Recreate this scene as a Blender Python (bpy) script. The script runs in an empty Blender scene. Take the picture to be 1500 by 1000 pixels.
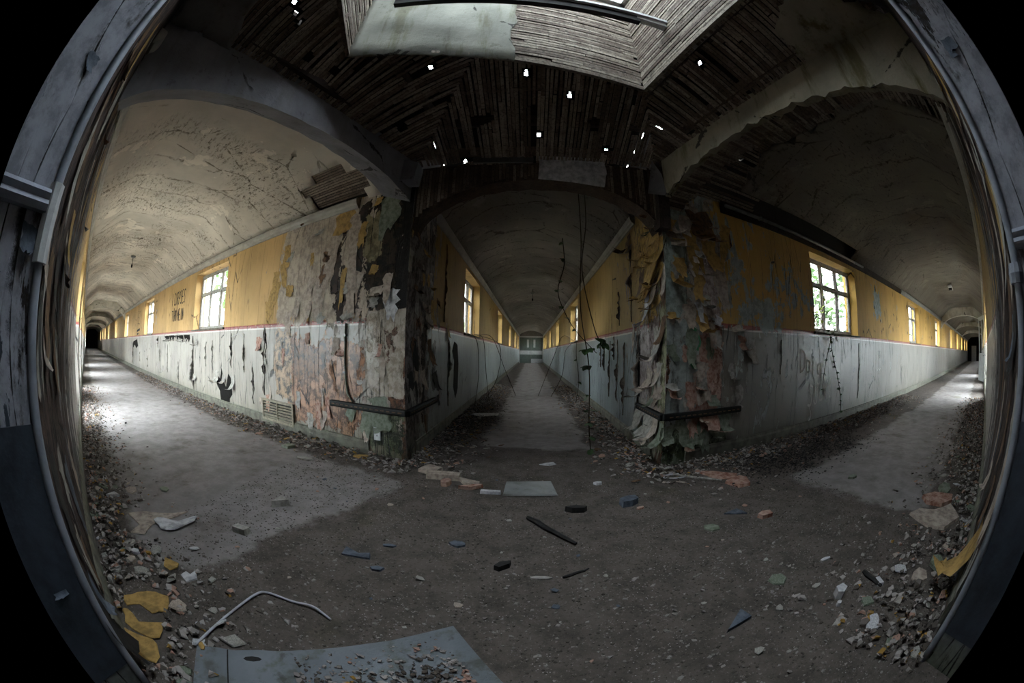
import bpy, bmesh, math, random
from mathutils import Vector, Matrix, noise as mnoise

S = bpy.context.scene
COL = S.collection
R = random.Random(7)
PI = math.pi

# ---------------------------------------------------------------- camera (circular fisheye lens)
cam = bpy.data.cameras.new('camera')
camo = bpy.data.objects.new('camera', cam); COL.objects.link(camo)
camo.location = (0, 0, 1.1)
camo.rotation_euler = (Matrix.Rotation(math.radians(1.226), 4, 'X') @ Matrix.Rotation(PI/2, 4, 'X') @ Matrix.Rotation(math.radians(0.786), 4, 'Z')).to_euler()
cam.type = 'PANO'; cam.panorama_type = 'FISHEYE_EQUISOLID'
cam.sensor_width = 36.0
cam.fisheye_lens = 550/1500*36
cam.fisheye_fov = 4*math.asin(797/1100)
cam.shift_x = -13/1500; cam.shift_y = 6/1500
cam.clip_start = 0.02; cam.clip_end = 400
S.camera = camo

# ---------------------------------------------------------------- sky and exposure
W = bpy.data.worlds.new('sky'); S.world = W; W.use_nodes = True
wn = W.node_tree; bg = wn.nodes['Background']
bg.inputs[0].default_value = (0.88, 0.94, 1.0, 1); bg.inputs[1].default_value = 34.0
S.view_settings.view_transform = 'Standard'; S.view_settings.look = 'None'
S.view_settings.gamma = 1; S.view_settings.use_curve_mapping = False
S.view_settings.exposure = 0.3
S.cycles.max_bounces = 10; S.cycles.diffuse_bounces = 7; S.cycles.glossy_bounces = 3
S.cycles.transparent_max_bounces = 12
S.cycles.sample_clamp_indirect = 6.0
S.cycles.use_denoising = True

# ---------------------------------------------------------------- helpers: objects
def tag(o, label=None, cat=None, group=None, kind=None):
    if label: o['label'] = label
    if cat: o['category'] = cat
    if group: o['group'] = group
    if kind: o['kind'] = kind
    return o
def link(o, parent=None):
    COL.objects.link(o)
    if parent is not None: o.parent = parent
    return o
def mesh_obj(name, verts, faces, mat, parent=None, smooth=False):
    me = bpy.data.meshes.new(name); me.from_pydata([tuple(v) for v in verts], [], faces); me.update()
    if mat: me.materials.append(mat)
    if smooth:
        me.polygons.foreach_set('use_smooth', [True]*len(me.polygons))
    return link(bpy.data.objects.new(name, me), parent)
def bm_obj(name, bm, mat, parent=None, smooth=False):
    me = bpy.data.meshes.new(name); bm.to_mesh(me); bm.free()
    if mat: me.materials.append(mat)
    if smooth:
        me.polygons.foreach_set('use_smooth', [True]*len(me.polygons))
    return link(bpy.data.objects.new(name, me), parent)
def empty(name, loc=(0,0,0), rz=0, parent=None):
    o = bpy.data.objects.new(name, None); o.location = loc; o.rotation_euler = (0,0,rz)
    o.empty_display_size = .1
    return link(o, parent)
class MB:
    def __init__(s): s.v = []; s.f = []
    def quad(s, a, b, c, d):
        n = len(s.v); s.v += [a,b,c,d]; s.f.append((n,n+1,n+2,n+3))
    def box(s, x0, x1, y0, y1, z0, z1):
        n = len(s.v)
        s.v += [(x0,y0,z0),(x1,y0,z0),(x1,y1,z0),(x0,y1,z0),(x0,y0,z1),(x1,y0,z1),(x1,y1,z1),(x0,y1,z1)]
        s.f += [(n,n+3,n+2,n+1),(n+4,n+5,n+6,n+7),(n,n+1,n+5,n+4),(n+1,n+2,n+6,n+5),(n+2,n+3,n+7,n+6),(n+3,n,n+4,n+7)]
    def bar(s, a, b, w, h, up=(0,0,1), j=0.0):
        a = Vector(a); b = Vector(b); d = (b-a).normalized(); up = Vector(up)
        sx = d.cross(up); sx.normalize(); uz = sx.cross(d)
        n = len(s.v)
        for p in (a, b):
            for (i, k) in ((-1,-1),(1,-1),(1,1),(-1,1)):
                s.v.append(tuple(p + sx*(i*w/2*(1+R.uniform(-j,j))) + uz*(k*h/2)))
        s.f += [(n+3,n+2,n+1,n),(n+4,n+5,n+6,n+7)] + [(n+i, n+(i+1)%4, n+4+(i+1)%4, n+4+i) for i in range(4)]
    def tube(s, pts, r, seg=6):
        pts = [Vector(p) for p in pts]; n0 = len(s.v); m = len(pts)
        for i, p in enumerate(pts):
            d = (pts[min(i+1,m-1)]-pts[max(i-1,0)]).normalized()
            u = d.cross(Vector((0.13,0.31,1))).normalized(); w = d.cross(u)
            rr = r[i] if isinstance(r, (list,tuple)) else r
            for k in range(seg):
                a = 2*PI*k/seg; s.v.append(tuple(p + u*(math.cos(a)*rr) + w*(math.sin(a)*rr)))
        for i in range(m-1):
            for k in range(seg):
                a = n0+i*seg+k; b = n0+i*seg+(k+1)%seg; s.f.append((a,b,b+seg,a+seg))
        s.f.append(tuple(n0+k for k in range(seg))[::-1]); s.f.append(tuple(n0+(m-1)*seg+k for k in range(seg)))
    def build(s, name, mat, parent=None, smooth=False): return mesh_obj(name, s.v, s.f, mat, parent, smooth)
def spline(pts, n=6):
    P = [Vector(p) for p in pts]; P = [P[0]]+P+[P[-1]]; out = []
    for i in range(1, len(P)-2):
        for k in range(n):
            t = k/n; a,b,c,d = P[i-1],P[i],P[i+1],P[i+2]
            out.append(0.5*((2*b)+(c-a)*t+(2*a-5*b+4*c-d)*t*t+(3*b-a-3*c+d)*t**3))
    out.append(P[-2]); return out

# ---------------------------------------------------------------- helpers: node materials
def lin(h):
    h = h.lstrip('#'); c = [int(h[i:i+2],16)/255 for i in (0,2,4)]
    return tuple([(x/12.92 if x <= .04045 else ((x+.055)/1.055)**2.4) for x in c])+(1,)
class G:
    def __init__(s, name, rough=.9, spec=.3):
        s.m = bpy.data.materials.new(name); s.m.use_nodes = True; s.nt = s.m.node_tree
        s.b = s.nt.nodes['Principled BSDF']; s.set('Roughness', rough); s.set('Specular IOR Level', spec)
        tc = s.nt.nodes.new('ShaderNodeTexCoord'); s.obj = tc.outputs['Object']
        s._sep = None
    def n(s, t): return s.nt.nodes.new(t)
    def put(s, sock, v):
        if hasattr(v, 'is_linked') or isinstance(v, bpy.types.NodeSocket): s.nt.links.new(v, sock)
        else: sock.default_value = v
    def set(s, k, v): s.put(s.b.inputs[k], v)
    def m_(s, op, a, b=0.0, c=None):
        n = s.n('ShaderNodeMath'); n.operation = op; s.put(n.inputs[0], a); s.put(n.inputs[1], b)
        if c is not None: s.put(n.inputs[2], c)
        return n.outputs[0]
    def add(s,a,b): return s.m_('ADD',a,b)
    def sub(s,a,b): return s.m_('SUBTRACT',a,b)
    def mul(s,a,b): return s.m_('MULTIPLY',a,b)
    def mx(s,a,b): return s.m_('MAXIMUM',a,b)
    def mn(s,a,b): return s.m_('MINIMUM',a,b)
    def xyz(s):
        if s._sep is None:
            n = s.n('ShaderNodeSeparateXYZ'); s.put(n.inputs[0], s.obj); s._sep = n.outputs
        return s._sep
    def vec(s, sc=(1,1,1), off=(0,0,0)):
        n = s.n('ShaderNodeMapping'); s.put(n.inputs[0], s.obj); n.inputs[1].default_value = off; n.inputs[3].default_value = sc
        return n.outputs[0]
    def noise(s, scale=5, sc=(1,1,1), off=(0,0,0), detail=4, rough=.55, dist=0):
        n = s.n('ShaderNodeTexNoise'); s.put(n.inputs['Vector'], s.vec(sc, off)); n.inputs['Scale'].default_value = scale
        n.inputs['Detail'].default_value = detail; n.inputs['Roughness'].default_value = rough; n.inputs['Distortion'].default_value = dist
        return n.outputs[0]
    def vor(s, scale=5, sc=(1,1,1), off=(0,0,0), feat='DISTANCE_TO_EDGE', out=0, rnd=1):
        n = s.n('ShaderNodeTexVoronoi'); n.feature = feat; s.put(n.inputs['Vector'], s.vec(sc, off)); n.inputs['Scale'].default_value = scale
        n.inputs['Randomness'].default_value = rnd
        return n.outputs[out]
    def step(s, x, lo, hi, a=0.0, b=1.0):
        n = s.n('ShaderNodeMapRange'); n.interpolation_type = 'SMOOTHSTEP'; s.put(n.inputs[0], x)
        n.inputs[1].default_value = lo; n.inputs[2].default_value = hi; n.inputs[3].default_value = a; n.inputs[4].default_value = b
        return n.outputs[0]
    def mix(s, f, a, b):
        n = s.n('ShaderNodeMix'); n.data_type = 'RGBA'; s.put(n.inputs[0], f)
        s.put(n.inputs[6], lin(a) if isinstance(a, str) else a); s.put(n.inputs[7], lin(b) if isinstance(b, str) else b)
        return n.outputs[2]
    def dark(s, col, f, amt):   # multiply toward darker by mask (dirt in the surface itself)
        n = s.n('ShaderNodeMix'); n.data_type = 'RGBA'; n.blend_type = 'MULTIPLY'; s.put(n.inputs[0], f)
        s.put(n.inputs[6], col); n.inputs[7].default_value = (amt[0],amt[1],amt[2],1) if isinstance(amt, tuple) else (amt,amt,amt,1)
        return n.outputs[2]
    def bump(s, h, strength=.5, dist=.01, prev=None):
        n = s.n('ShaderNodeBump'); n.inputs['Strength'].default_value = strength; n.inputs['Distance'].default_value = dist
        s.put(n.inputs['Height'], h)
        if prev is not None: s.put(n.inputs['Normal'], prev)
        return n.outputs[0]
    def done(s, col, bump=None):
        s.set('Base Color', col if not isinstance(col, str) else lin(col))
        if bump is not None: s.set('Normal', bump)
        return s.m

def plain(name, col, rough=.85, spec=.3, var=.35, scale=12, bmp=.3, col2=None, metal=0, sc=(1,1,1)):
    g = G(name, rough, spec); g.set('Metallic', metal)
    n = g.noise(scale, sc, detail=5, rough=.65); c = g.mix(g.step(n,.35,.7), lin(col), lin(col2) if col2 else tuple(x*(1-var) for x in lin(col)[:3])+(1,))
    return g.done(c, g.bump(n, bmp, .008))

def wall_mat(name, upper='#bd9a66', lower='#a0988c', colA='#9a8f86', colB='#6d4b38', peel=.5, length=1.5, base_peel=.0, regions=(),
             cracks=.3, grime=.5, seed=0, band=1.0, boards=True, gloss=.38, wood=.0):
    g = G(name, .85, .35); x, y, z = g.xyz()[0], g.xyz()[1], g.xyz()[2]
    o = (seed*3.1, seed*1.7, seed*2.3)
    wob = g.sub(g.noise(6, off=o, detail=6, rough=.7), .5)
    wob2 = g.sub(g.noise(2.2, sc=(1.6,1,.7), off=o, detail=5, rough=.7), .5)
    zz = g.add(z, g.mul(wob, .012))
    up = g.step(zz, 1.405, 1.412)
    tint = g.noise(1.3, sc=(1,1,.5), off=o, detail=5, rough=.6)
    cu = g.mix(g.step(tint,.35,.75), upper, tuple(c*.72 for c in lin(upper)[:3])+(1,))
    cl = g.mix(g.step(tint,.3,.75), lower, tuple(c*.66 for c in lin(lower)[:3])+(1,))
    col = g.mix(up, cl, cu)
    # painted red border with its white line
    if band > 0:
        inb = g.mul(g.step(zz,1.372,1.378), g.step(zz,1.425,1.43,1,0)); wh = g.mul(g.step(zz,1.352,1.357), g.step(zz,1.372,1.378,1,0))
        wear = g.step(g.noise(30, off=o, detail=3), .36, .42)
        col = g.mix(g.mul(inb, g.mul(wear, band)), col, '#8a4640'); col = g.mix(g.mul(wh, band), col, '#c4bcb2')
    fall = g.m_('POWER', 2.718, g.mul(x, -1.0/length))
    bias = g.add(g.mul(fall, peel), base_peel)
    nA = g.noise(3.2, sc=(1.5,1,.55), off=o, detail=7, rough=.62, dist=.4)
    nA = g.add(nA, g.mul(g.noise(14, sc=(1,1,.8), off=o, detail=4), .18))
    mA = g.step(g.add(nA, bias), .80, .815)
    cA = g.mix(g.step(g.noise(9, off=o, detail=6, rough=.7),.4,.65), colA, tuple(c*.6 for c in lin(colA)[:3])+(1,))
    col = g.mix(mA, col, cA)
    nB = g.noise(2.6, sc=(1.7,1,.6), off=(o[0]+9,o[1],o[2]), detail=8, rough=.66, dist=.6)
    mB = g.step(g.add(nB, g.mul(bias, .8)), .80, .812)
    cB = g.mix(g.step(g.noise(17, off=o, detail=7, rough=.75),.42,.6), colB, '#241a15')
    col = g.mix(mB, col, cB)
    hgt = g.sub(1.0, g.add(g.mul(mA,.45), g.mul(mB,.55)))
    for (s0,s1,z0,z1,amp,c1,c2,dp) in regions:
        d = g.mx(g.sub(g.m_('ABSOLUTE', g.sub(x,(s0+s1)/2)), (s1-s0)/2), g.sub(g.m_('ABSOLUTE', g.sub(z,(z0+z1)/2)), (z1-z0)/2))
        d = g.add(d, g.mul(g.add(wob, g.mul(wob2,1.1)), amp*3.2)); mk = g.step(d, -.006, .004, 1, 0)
        cc = g.mix(g.step(g.noise(11, off=(s0+o[0],o[1],z0), detail=7, rough=.72),.43,.6), c1, c2)
        col = g.mix(mk, col, cc); hgt = g.sub(hgt, g.mul(mk, dp))
    top = g.step(g.add(z, g.mul(wob,.05)), 2.83, 2.84); col = g.mix(top, col, '#2a231e')
    # fine vertical splits in the lower lining
    vs = g.vor(3.4, sc=(2.6,1,.16), off=(o[1],0,o[2])); vs = g.add(vs, g.mul(g.m_('ABSOLUTE', wob), .10))
    vm = g.mul(g.mul(g.step(vs, .008, .028, 1, 0), g.step(g.noise(1.6, sc=(1,1,.7), off=(o[2],3,o[0]), detail=4), .66-cracks*.34, .70-cracks*.3)), g.sub(1.0, g.mul(up,.75)))
    col = g.mix(vm, col, '#191613'); hgt = g.sub(hgt, g.mul(vm,.6))
    # hairline cracks and vertical tears
    v = g.vor(1.9, sc=(2.2,1,.45), off=o); v2 = g.add(v, g.mul(g.m_('ABSOLUTE', wob), .09))
    cm = g.mul(g.step(v2, .006, .022, 1, 0), g.step(g.noise(1.1, off=(o[2],o[0],o[1]), detail=3), .62-cracks*.35, .70-cracks*.3))
    col = g.mix(cm, col, '#15110e')
    if boards:   # joints of the lining paper, every 0.53 m
        f = g.m_('FRACT', g.mul(x, 1/.53)); jl = g.step(g.m_('ABSOLUTE', g.sub(f,.5)), .004, .012, 1, 0)
        col = g.dark(col, g.mul(jl, .8), .45); hgt = g.sub(hgt, g.mul(jl,.3))
    # rising damp, mould and dirt
    dn = g.noise(7, sc=(1,1,.45), off=(o[1],0,o[0]), detail=8, rough=.75)
    spk = g.step(dn, .60-.12*grime, .70-.1*grime)
    col = g.dark(col, g.mul(spk, g.mn(g.add(g.mul(fall,.9), .25*grime),1.0)), (.28,.25,.22))
    low = g.step(g.add(z, g.mul(wob2,.5)), .0, .42, 1, 0)
    col = g.dark(col, g.mul(low, g.mn(g.add(g.mul(fall,.6), .45), 1.0)), (.33,.36,.24))
    hgt = g.add(hgt, g.mul(g.noise(60, detail=4), .05)); hgt = g.sub(hgt, g.mul(cm,.5))
    # gloss paint below the border is shiny where it is still whole
    rg = g.add(g.mul(up,.4), gloss); g.set('Roughness', g.mn(g.add(rg, g.mul(g.add(mA,mB),.5)), .95))
    return g.done(col, g.bump(hgt, .9, .012))

M = {}
M['wall_LR'] = wall_mat('peeling wallpaper over pink plaster', peel=.42, length=.9, seed=1, cracks=.55, regions=(
    (.0,2.35,1.43,2.9,.16,'#b3a492','#94867a',.1),
    (.62,.78,1.45,2.75,.10,'#35241a','#150f0c',.5), (1.02,1.13,1.75,2.5,.08,'#3a281c','#1a120e',.5), (.80,1.0,1.42,2.0,.10,'#2e2018','#15100d',.5),
    (.0,.50,1.45,3.0,.22,'#352b21','#100e0c',.3), (-.1,.16,1.40,3.0,.12,'#1a1613','#0c0a09',.3), (.40,.62,2.1,2.55,.10,'#8b8165','#5e573f',.1),
    (.62,1.95,.14,1.22,.22,'#a87d62','#5b4233',.3), (1.15,1.9,.75,1.18,.22,'#7c573c','#2c1f18',.3), (1.95,2.35,.45,1.33,.10,'#a58a6e','#2b2c2a',.3),
    (.0,.52,.62,1.5,.03,'#b2a79a','#8e8374',.0), (.12,.3,.9,1.3,.16,'#7a6154','#4a3a30',.3), (.05,.5,.1,.5,.12,'#6d705a','#262a1c',.2)))
M['wall_CL'] = wall_mat('peeling wallpaper in the middle corridor', upper='#a98a55', lower='#8f9594', peel=.4, length=1.2, seed=2, cracks=.35, grime=.7, regions=(
    (-.2,.95,1.45,2.9,.2,'#7d7672','#453f3b',.1), (.0,.5,.1,1.4,.15,'#807a78','#4a4441',.1), (.55,.8,.3,1.3,.18,'#4a3b33','#15110f',.4), (1.0,1.15,.6,1.2,.12,'#1a1512','#0d0b0a',.4)))
M['wall_CR'] = wall_mat('torn wallpaper beside the right pillar', upper='#a98a52', lower='#8a9396', peel=.42, length=1.1, seed=3, cracks=.4, grime=.6, regions=(
    (.25,.95,1.5,2.6,.3,'#a8894a','#6a5535',.3), (-.2,.9,.6,1.38,.22,'#8d8180','#5a4a44',.1), (.9,1.05,.3,1.3,.1,'#2c201a','#0f0c0a',.5), (.0,.2,.1,2.7,.12,'#8f8f74','#5c5a42',.1)))
M['wall_RL'] = wall_mat('mustard paint flaking to grey, over pink plaster', upper='#bd9650', lower='#7a746b', colA='#9ba09b', peel=.24, length=1.3, base_peel=.06, seed=4, cracks=.35, grime=.4, regions=(
    (.12,.75,1.45,2.75,.3,'#a59a8e','#7d6f64',.2), (.45,.72,1.5,2.1,.14,'#b3a4a0','#86736c',.2), (.5,.78,.62,1.42,.06,'#a98a7c','#6a4130',.3), (-.1,.3,1.5,2.75,.12,'#96a09a','#788078',.1),
    (.95,1.9,1.44,1.75,.35,'#9aa19c','#7b827d',.1), (1.3,2.6,1.95,2.0,.5,'#969d98','#7b827d',.1), (6.1,6.6,1.9,2.4,.25,'#969d98','#7b827d',.1), (2.1,3.0,1.8,1.95,.35,'#8d9592','#767d79',.1), (.0,.9,.05,.45,.15,'#6d7460','#2e3024',.1)))
M['wall_far'] = wall_mat('paint peeling off the near corridor walls', upper='#b39462', lower='#9a938c', colA='#6e6a6c', colB='#4b3a34', peel=.75, length=2.2, seed=5, cracks=.6, grime=.7)
M['passage'] = wall_mat('blue grey gloss paint with cracks', upper='#82838c', lower='#3b424c', colA='#9a9ba4', colB='#3c3d40', peel=.2, length=2, base_peel=.10, seed=6, cracks=.6, grime=.5, band=0, boards=False, gloss=.5)

def vault_mat(name, col='#cdc3b5', spots=.5, seed=0, clean=0.5, dirt=.5):
    g = G(name, .9, .25); x, y = g.xyz()[0], g.xyz()[1]; o = (seed*2.1, seed, seed*1.3)
    t = g.noise(1.2, off=o, detail=5); c = g.mix(g.step(t,.3,.7), col, tuple(k*.72 for k in lin(col)[:3])+(1,))
    m = g.noise(16, sc=(.6,1.6,1), off=o, detail=9, rough=.8); reg = g.step(g.noise(.9, sc=(1,.8,1), off=o, detail=3), .40, .58)
    st = g.mul(g.step(m, .57-.05*spots, .64-.05*spots), g.mul(reg, g.step(x, clean, clean+.5)))
    c = g.dark(c, st, (.22,.19,.16))
    v = g.add(g.vor(.9, sc=(1.6,.8,1), off=o), g.mul(g.noise(4, off=o, detail=7, rough=.7), .12))
    cr = g.mul(g.step(v, .058, .068, 1, 0), g.step(g.noise(.8, off=o, detail=5), .44, .52)); c = g.dark(c, g.mul(cr,.85), (.25,.22,.18))
    ln = g.m_('FRACT', g.add(g.mul(x, 1/.62), g.mul(g.noise(1.6, off=o, detail=6, rough=.6), 1.1))); lm = g.mul(g.step(g.m_('ABSOLUTE', g.sub(ln,.5)), .02, .07, 1, 0), g.step(g.noise(2.2, sc=(.5,1,1), off=(o[2],2,0), detail=5), .42, .56))
    c = g.dark(c, g.mul(g.mul(lm, g.step(g.noise(24, off=o, detail=5, rough=.8),.40,.56)), g.step(x, clean, clean+.4)), (.30,.27,.23))
    pt = g.step(g.noise(1.7, off=(o[1]+5,0,0), detail=6, rough=.6), .62, .63); c = g.mix(g.mul(pt,.5), c, tuple(min(1,k*1.35) for k in lin(col)[:3])+(1,))
    br = g.step(g.noise(.6, off=(3+o[0],1,0), detail=4), .55, .75); c = g.dark(c, g.mul(br,dirt), (.55,.48,.40))
    h = g.sub(g.mul(g.noise(30, detail=5),.1), g.add(g.mul(cr,.6), g.mul(pt,.3)))
    return g.done(c, g.bump(h, .6, .012))
M['vault_L'] = vault_mat('vault plaster with black mould specks', spots=1.0, seed=1, clean=1.25)
M['vault_C'] = vault_mat('grey vault plaster', '#87817b', spots=.5, seed=2)
M['vault_R'] = vault_mat('dirty vault plaster', '#6f685e', spots=.5, seed=3, dirt=.8)
def stained(name, col, green=.5, seed=0, crack=True):
    g = G(name, .85, .3); o = (seed*1.7, seed, seed*3.1)
    c = g.mix(g.step(g.noise(2.5, off=o, detail=6),.3,.7), col, tuple(k*.62 for k in lin(col)[:3])+(1,))
    s1 = g.step(g.noise(5, sc=(1.4,1.4,.25), off=o, detail=7, rough=.65), .5, .66); c = g.dark(c, g.mul(s1, green), (.42,.40,.20))
    s2 = g.step(g.noise(9, off=o, detail=8, rough=.75), .58, .66); c = g.dark(c, g.mul(s2,.6), (.45,.42,.38))
    h = g.noise(20, detail=7, rough=.7)
    if crack:
        v = g.add(g.vor(1.1, sc=(1,.6,1.3), off=o), g.mul(g.noise(5, off=o, detail=7, rough=.7), .16)); cr = g.mul(g.step(v, .078, .086, 1, 0), g.step(g.noise(1.3, off=o, detail=4), .46, .5)); c = g.mix(g.mul(cr,.9), c, '#1d1a14'); h = g.sub(h, g.mul(cr,.7))
    return g.done(c, g.bump(h, .5, .015))
M['plaster_L'] = stained('white arch plaster', '#7f7e82', .25, 1)
M['plaster_R'] = stained('algae stained arch plaster', '#8f8775', .95, 2)
M['rib'] = stained('pale rib plaster', '#c2bbae', .2, 5)
M['plaster_S'] = stained('green streaked lightwell plaster', '#85857a', .6, 3)
M['plaster_D'] = stained('dull plaster', '#6a6764', .4, 4, False)
def wood_mat(name, c1, c2, sc=(1,1,1)):
    g = G(name, .85, .25); n = g.noise(8, sc=sc, detail=7, rough=.7); n2 = g.noise(45, sc=sc, detail=5, rough=.7)
    oi = g.n('ShaderNodeObjectInfo').outputs['Random']
    c = g.mix(g.step(g.add(g.mul(n,.7), g.mul(oi,.35)),.35,.75), c1, c2); c = g.dark(c, g.step(n2,.5,.62), .45)
    return g.done(c, g.bump(n2, .7, .006))
M['lath'] = wood_mat('dark soot brown lath', '#54463c', '#8a7d70')
M['lath_pale'] = wood_mat('weathered grey lath with lime', '#54483f', '#8f8678')
M['beam'] = wood_mat('rotten dark timber', '#2b211c', '#55463b')
M['rail'] = plain('scuffed black rail', '#060606', .6, .2, col2='#101010', scale=30)
M['white'] = plain('chipped white gloss paint', '#c3c4c4', .5, .4, scale=14, var=.3)
M['cornice'] = plain('dusty cornice paint', '#aaa49b', .6, .3, scale=9, var=.35, sc=(.4,1,1))
M['bead'] = plain('pale blue grey corner bead', '#8d919b', .5, .4, scale=8)
M['winwood'] = plain('weathered cream window paint', '#a8a49c', .6, .3, scale=25, var=.45)
M['sill'] = plain('grey weathered sill', '#6f6659', .8, .3, scale=20, var=.5)
M['leaf'] = plain('green leaf', '#3c5a2c', .5, .4, scale=20, var=.4)
M['leaf_y'] = plain('young yellow green leaf', '#9fb83a', .5, .4, scale=20, var=.25)
M['stem'] = plain('thin brown stem', '#33291f', .8, .2)
M['hedge'] = plain('garden foliage', '#4d6b35', .6, .3, scale=3, var=.5)
M['bark'] = plain('tree bark', '#4a3f35', .9)
M['grass'] = plain('pale gravel and moss', '#8f8b80', .95, .1, scale=2)
M['roof'] = plain('dark roofing boards', '#1e1a17', .95, .1, scale=6)
M['door'] = plain('dark green door paint', '#5a6660', .5, .4, scale=6, var=.25)
M['door_white'] = plain('off white door paint', '#b4b8b9', .5, .4, scale=8, var=.25)
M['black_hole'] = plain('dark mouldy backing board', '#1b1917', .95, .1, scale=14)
M['brick'] = plain('red brown brickwork', '#7a4a38', .9, .2, scale=15, var=.5)
M['metal'] = plain('grey painted pipe', '#7c7d7a', .35, .5, scale=10, var=.5)
M['cable'] = plain('pale grey cable sheath', '#b9b9c0', .5, .4)
M['ink'] = plain('black marker ink', '#1c1a18', .7, .2, bmp=0)
M['chalk'] = plain('white chalk', '#d4d1c9', .9, .1, bmp=0, var=.25, scale=60)
M['chalk_soft'] = plain('rubbed chalk', '#a19d97', .9, .1, bmp=0, var=.25, scale=60)
M['green_ink'] = plain('green spray paint', '#4f8a63', .7, .2, bmp=0, scale=30)
M['grille'] = plain('dusty cream grille paint', '#8e8573', .6, .3, scale=20, var=.4)
M['board'] = stained('weathered blue grey board', '#7c8186', .6, 8, False)
M['tile'] = stained('dusty grey tile', '#8d8e8c', .3, 9, False)
for k, h, h2 in (('fl_yellow','#ad8b50','#7d653c'),('fl_grey','#a39f97','#716d66'),('fl_lilac','#b0a294','#7d7068'),('fl_pink','#b09284','#7a4b39'),('fl_brown','#6e5238','#3a2a1e'),
                 ('fl_green','#7c8274','#535a48'),('fl_blue','#59616c','#363c45'),('fl_dark','#262423','#121111'),('fl_white','#c6c4c6','#8f8d90')):
    M[k] = plain('paint flake '+k[3:], h, .8, .3, col2=h2, scale=18, bmp=.4)
M['rubble'] = None
M['slate_paint'] = plain('chipped slate blue paint', '#363d47', .6, .35, col2='#23282f', scale=7, bmp=.5)
g = G('crumbled plaster rubble', .95, .2)
oi = g.noise(7, detail=3, rough=.6); w1 = g.vor(22, feat='F1', out=1)
sepc = g.n('ShaderNodeSeparateColor'); g.put(sepc.inputs[0], w1)
c = g.mix(g.step(sepc.outputs[0],.2,.9), '#4a433d', '#9a938e'); c = g.mix(g.step(sepc.outputs[1],.965,.97), c, '#94733a'); c = g.mix(g.step(sepc.outputs[2],.9,.91), c, '#9a7a6c')
M['rubble'] = g.done(c, g.bump(g.noise(60,detail=4), .5, .005))
M['gravel'] = plain('dirt coloured grit', '#565049', .95, .2, col2='#37322d', scale=9, bmp=.3)
M['grit_pale'] = plain('pale grit', '#8d8782', .95, .2, col2='#5a544e', scale=9, bmp=.3)
gl = bpy.data.materials.new('window glass'); gl.use_nodes = True; nt = gl.node_tree; nt.nodes.remove(nt.nodes['Principled BSDF'])
tr = nt.nodes.new('ShaderNodeBsdfTransparent'); tr.inputs[0].default_value = (.93,.96,.96,1); gs = nt.nodes.new('ShaderNodeBsdfGlossy'); gs.inputs['Roughness'].default_value = .03
mxs = nt.nodes.new('ShaderNodeMixShader'); mxs.inputs[0].default_value = .07
nt.links.new(tr.outputs[0], mxs.inputs[1]); nt.links.new(gs.outputs[0], mxs.inputs[2]); nt.links.new(mxs.outputs[0], nt.nodes['Material Output'].inputs[0]); M['glass'] = gl
gl2 = gl.copy(); gl2.name = 'grimy window glass'; gl2.node_tree.nodes['Transparent BSDF'].inputs[0].default_value = (.66,.67,.66,1); M['glass_dimmed'] = gl2  # copy with cut transmission, added to dim daylight in the middle and right corridors
gd = bpy.data.materials.new('filthy rooflight glass'); gd.use_nodes = True; nt = gd.node_tree; nt.nodes.remove(nt.nodes['Principled BSDF'])
tr = nt.nodes.new('ShaderNodeBsdfTransparent'); tr.inputs[0].default_value = (.16,.17,.18,1); df = nt.nodes.new('ShaderNodeBsdfTranslucent'); df.inputs[0].default_value = (.10,.11,.11,1)
ad = nt.nodes.new('ShaderNodeAddShader'); nt.links.new(tr.outputs[0], ad.inputs[0]); nt.links.new(df.outputs[0], ad.inputs[1]); nt.links.new(ad.outputs[0], nt.nodes['Material Output'].inputs[0]); M['dirty_glass'] = gd

# ---------------------------------------------------------------- layout
P = Vector((-1.103, 3.448, 0)); Q = Vector((1.371, 3.327, 0))
def dv(a): return Vector((math.sin(a), math.cos(a), 0))
dL, dC, dR = dv(-1.2341), dv(0.0263), dv(1.3204)
WID = 3.10
PL = Vector((-1.15, .175, 0)); PR = Vector((1.45, .16, 0))          # corners of the passage behind
nL = Vector((-dL.y, dL.x, 0)); nR = Vector((-dR.y, dR.x, 0))        # left of travel
Lfoot = P + nL*WID                                                   # far side of the left corridor mouth
Rfoot = Q - nR*WID
ZT = 3.6
FR = {'LR': (P, dL, 1, 76), 'CL': (P, dC, -1, 35), 'CR': (Q, dC, 1, 35), 'RL': (Q, dR, -1, 62),
      'LL': (PL, dL, -1, 77), 'RR': (PR, dR, 1, 62.5), 'BL': (PL, Vector((0,-1,0)), 1, 3.2), 'BR': (PR, Vector((0,-1,0)), -1, 3.2)}
MITRE = {'LR': .41, 'CL': .41, 'CR': .40, 'RL': .40, 'LL': .213, 'RR': .232, 'BL': .213, 'BR': .232}
MAT = {'LR':'wall_LR','CL':'wall_CL','CR':'wall_CR','RL':'wall_RL','LL':'wall_far','RR':'wall_far','BL':'passage','BR':'passage'}
NAME = {'LR':'wall_left_outer','CL':'wall_middle_left','CR':'wall_middle_right','RL':'wall_right_outer','LL':'wall_left_near','RR':'wall_right_near','BL':'wall_passage_left','BR':'wall_passage_right'}
WW, WZ0, WZ1 = 1.95, 1.43, 2.60
WIN = {'LR': [4.33, 11.6, 19.6, 27.3, 37.5, 45, 52, 60], 'CL': [3.2, 10.0, 17.0, 24.0, 31.0], 'CR': [6.8, 13.7, 20.6, 27.5, 32.2], 'RL': [2.95, 10.1, 16.9, 25.6, 33, 41, 48.5, 55],  # last window in each middle wall is added to light the end doors
       'LL': [27.5, 38.5, 50], 'RR': [28.0, 36], 'BL': [], 'BR': []}
THICK = .30
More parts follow.
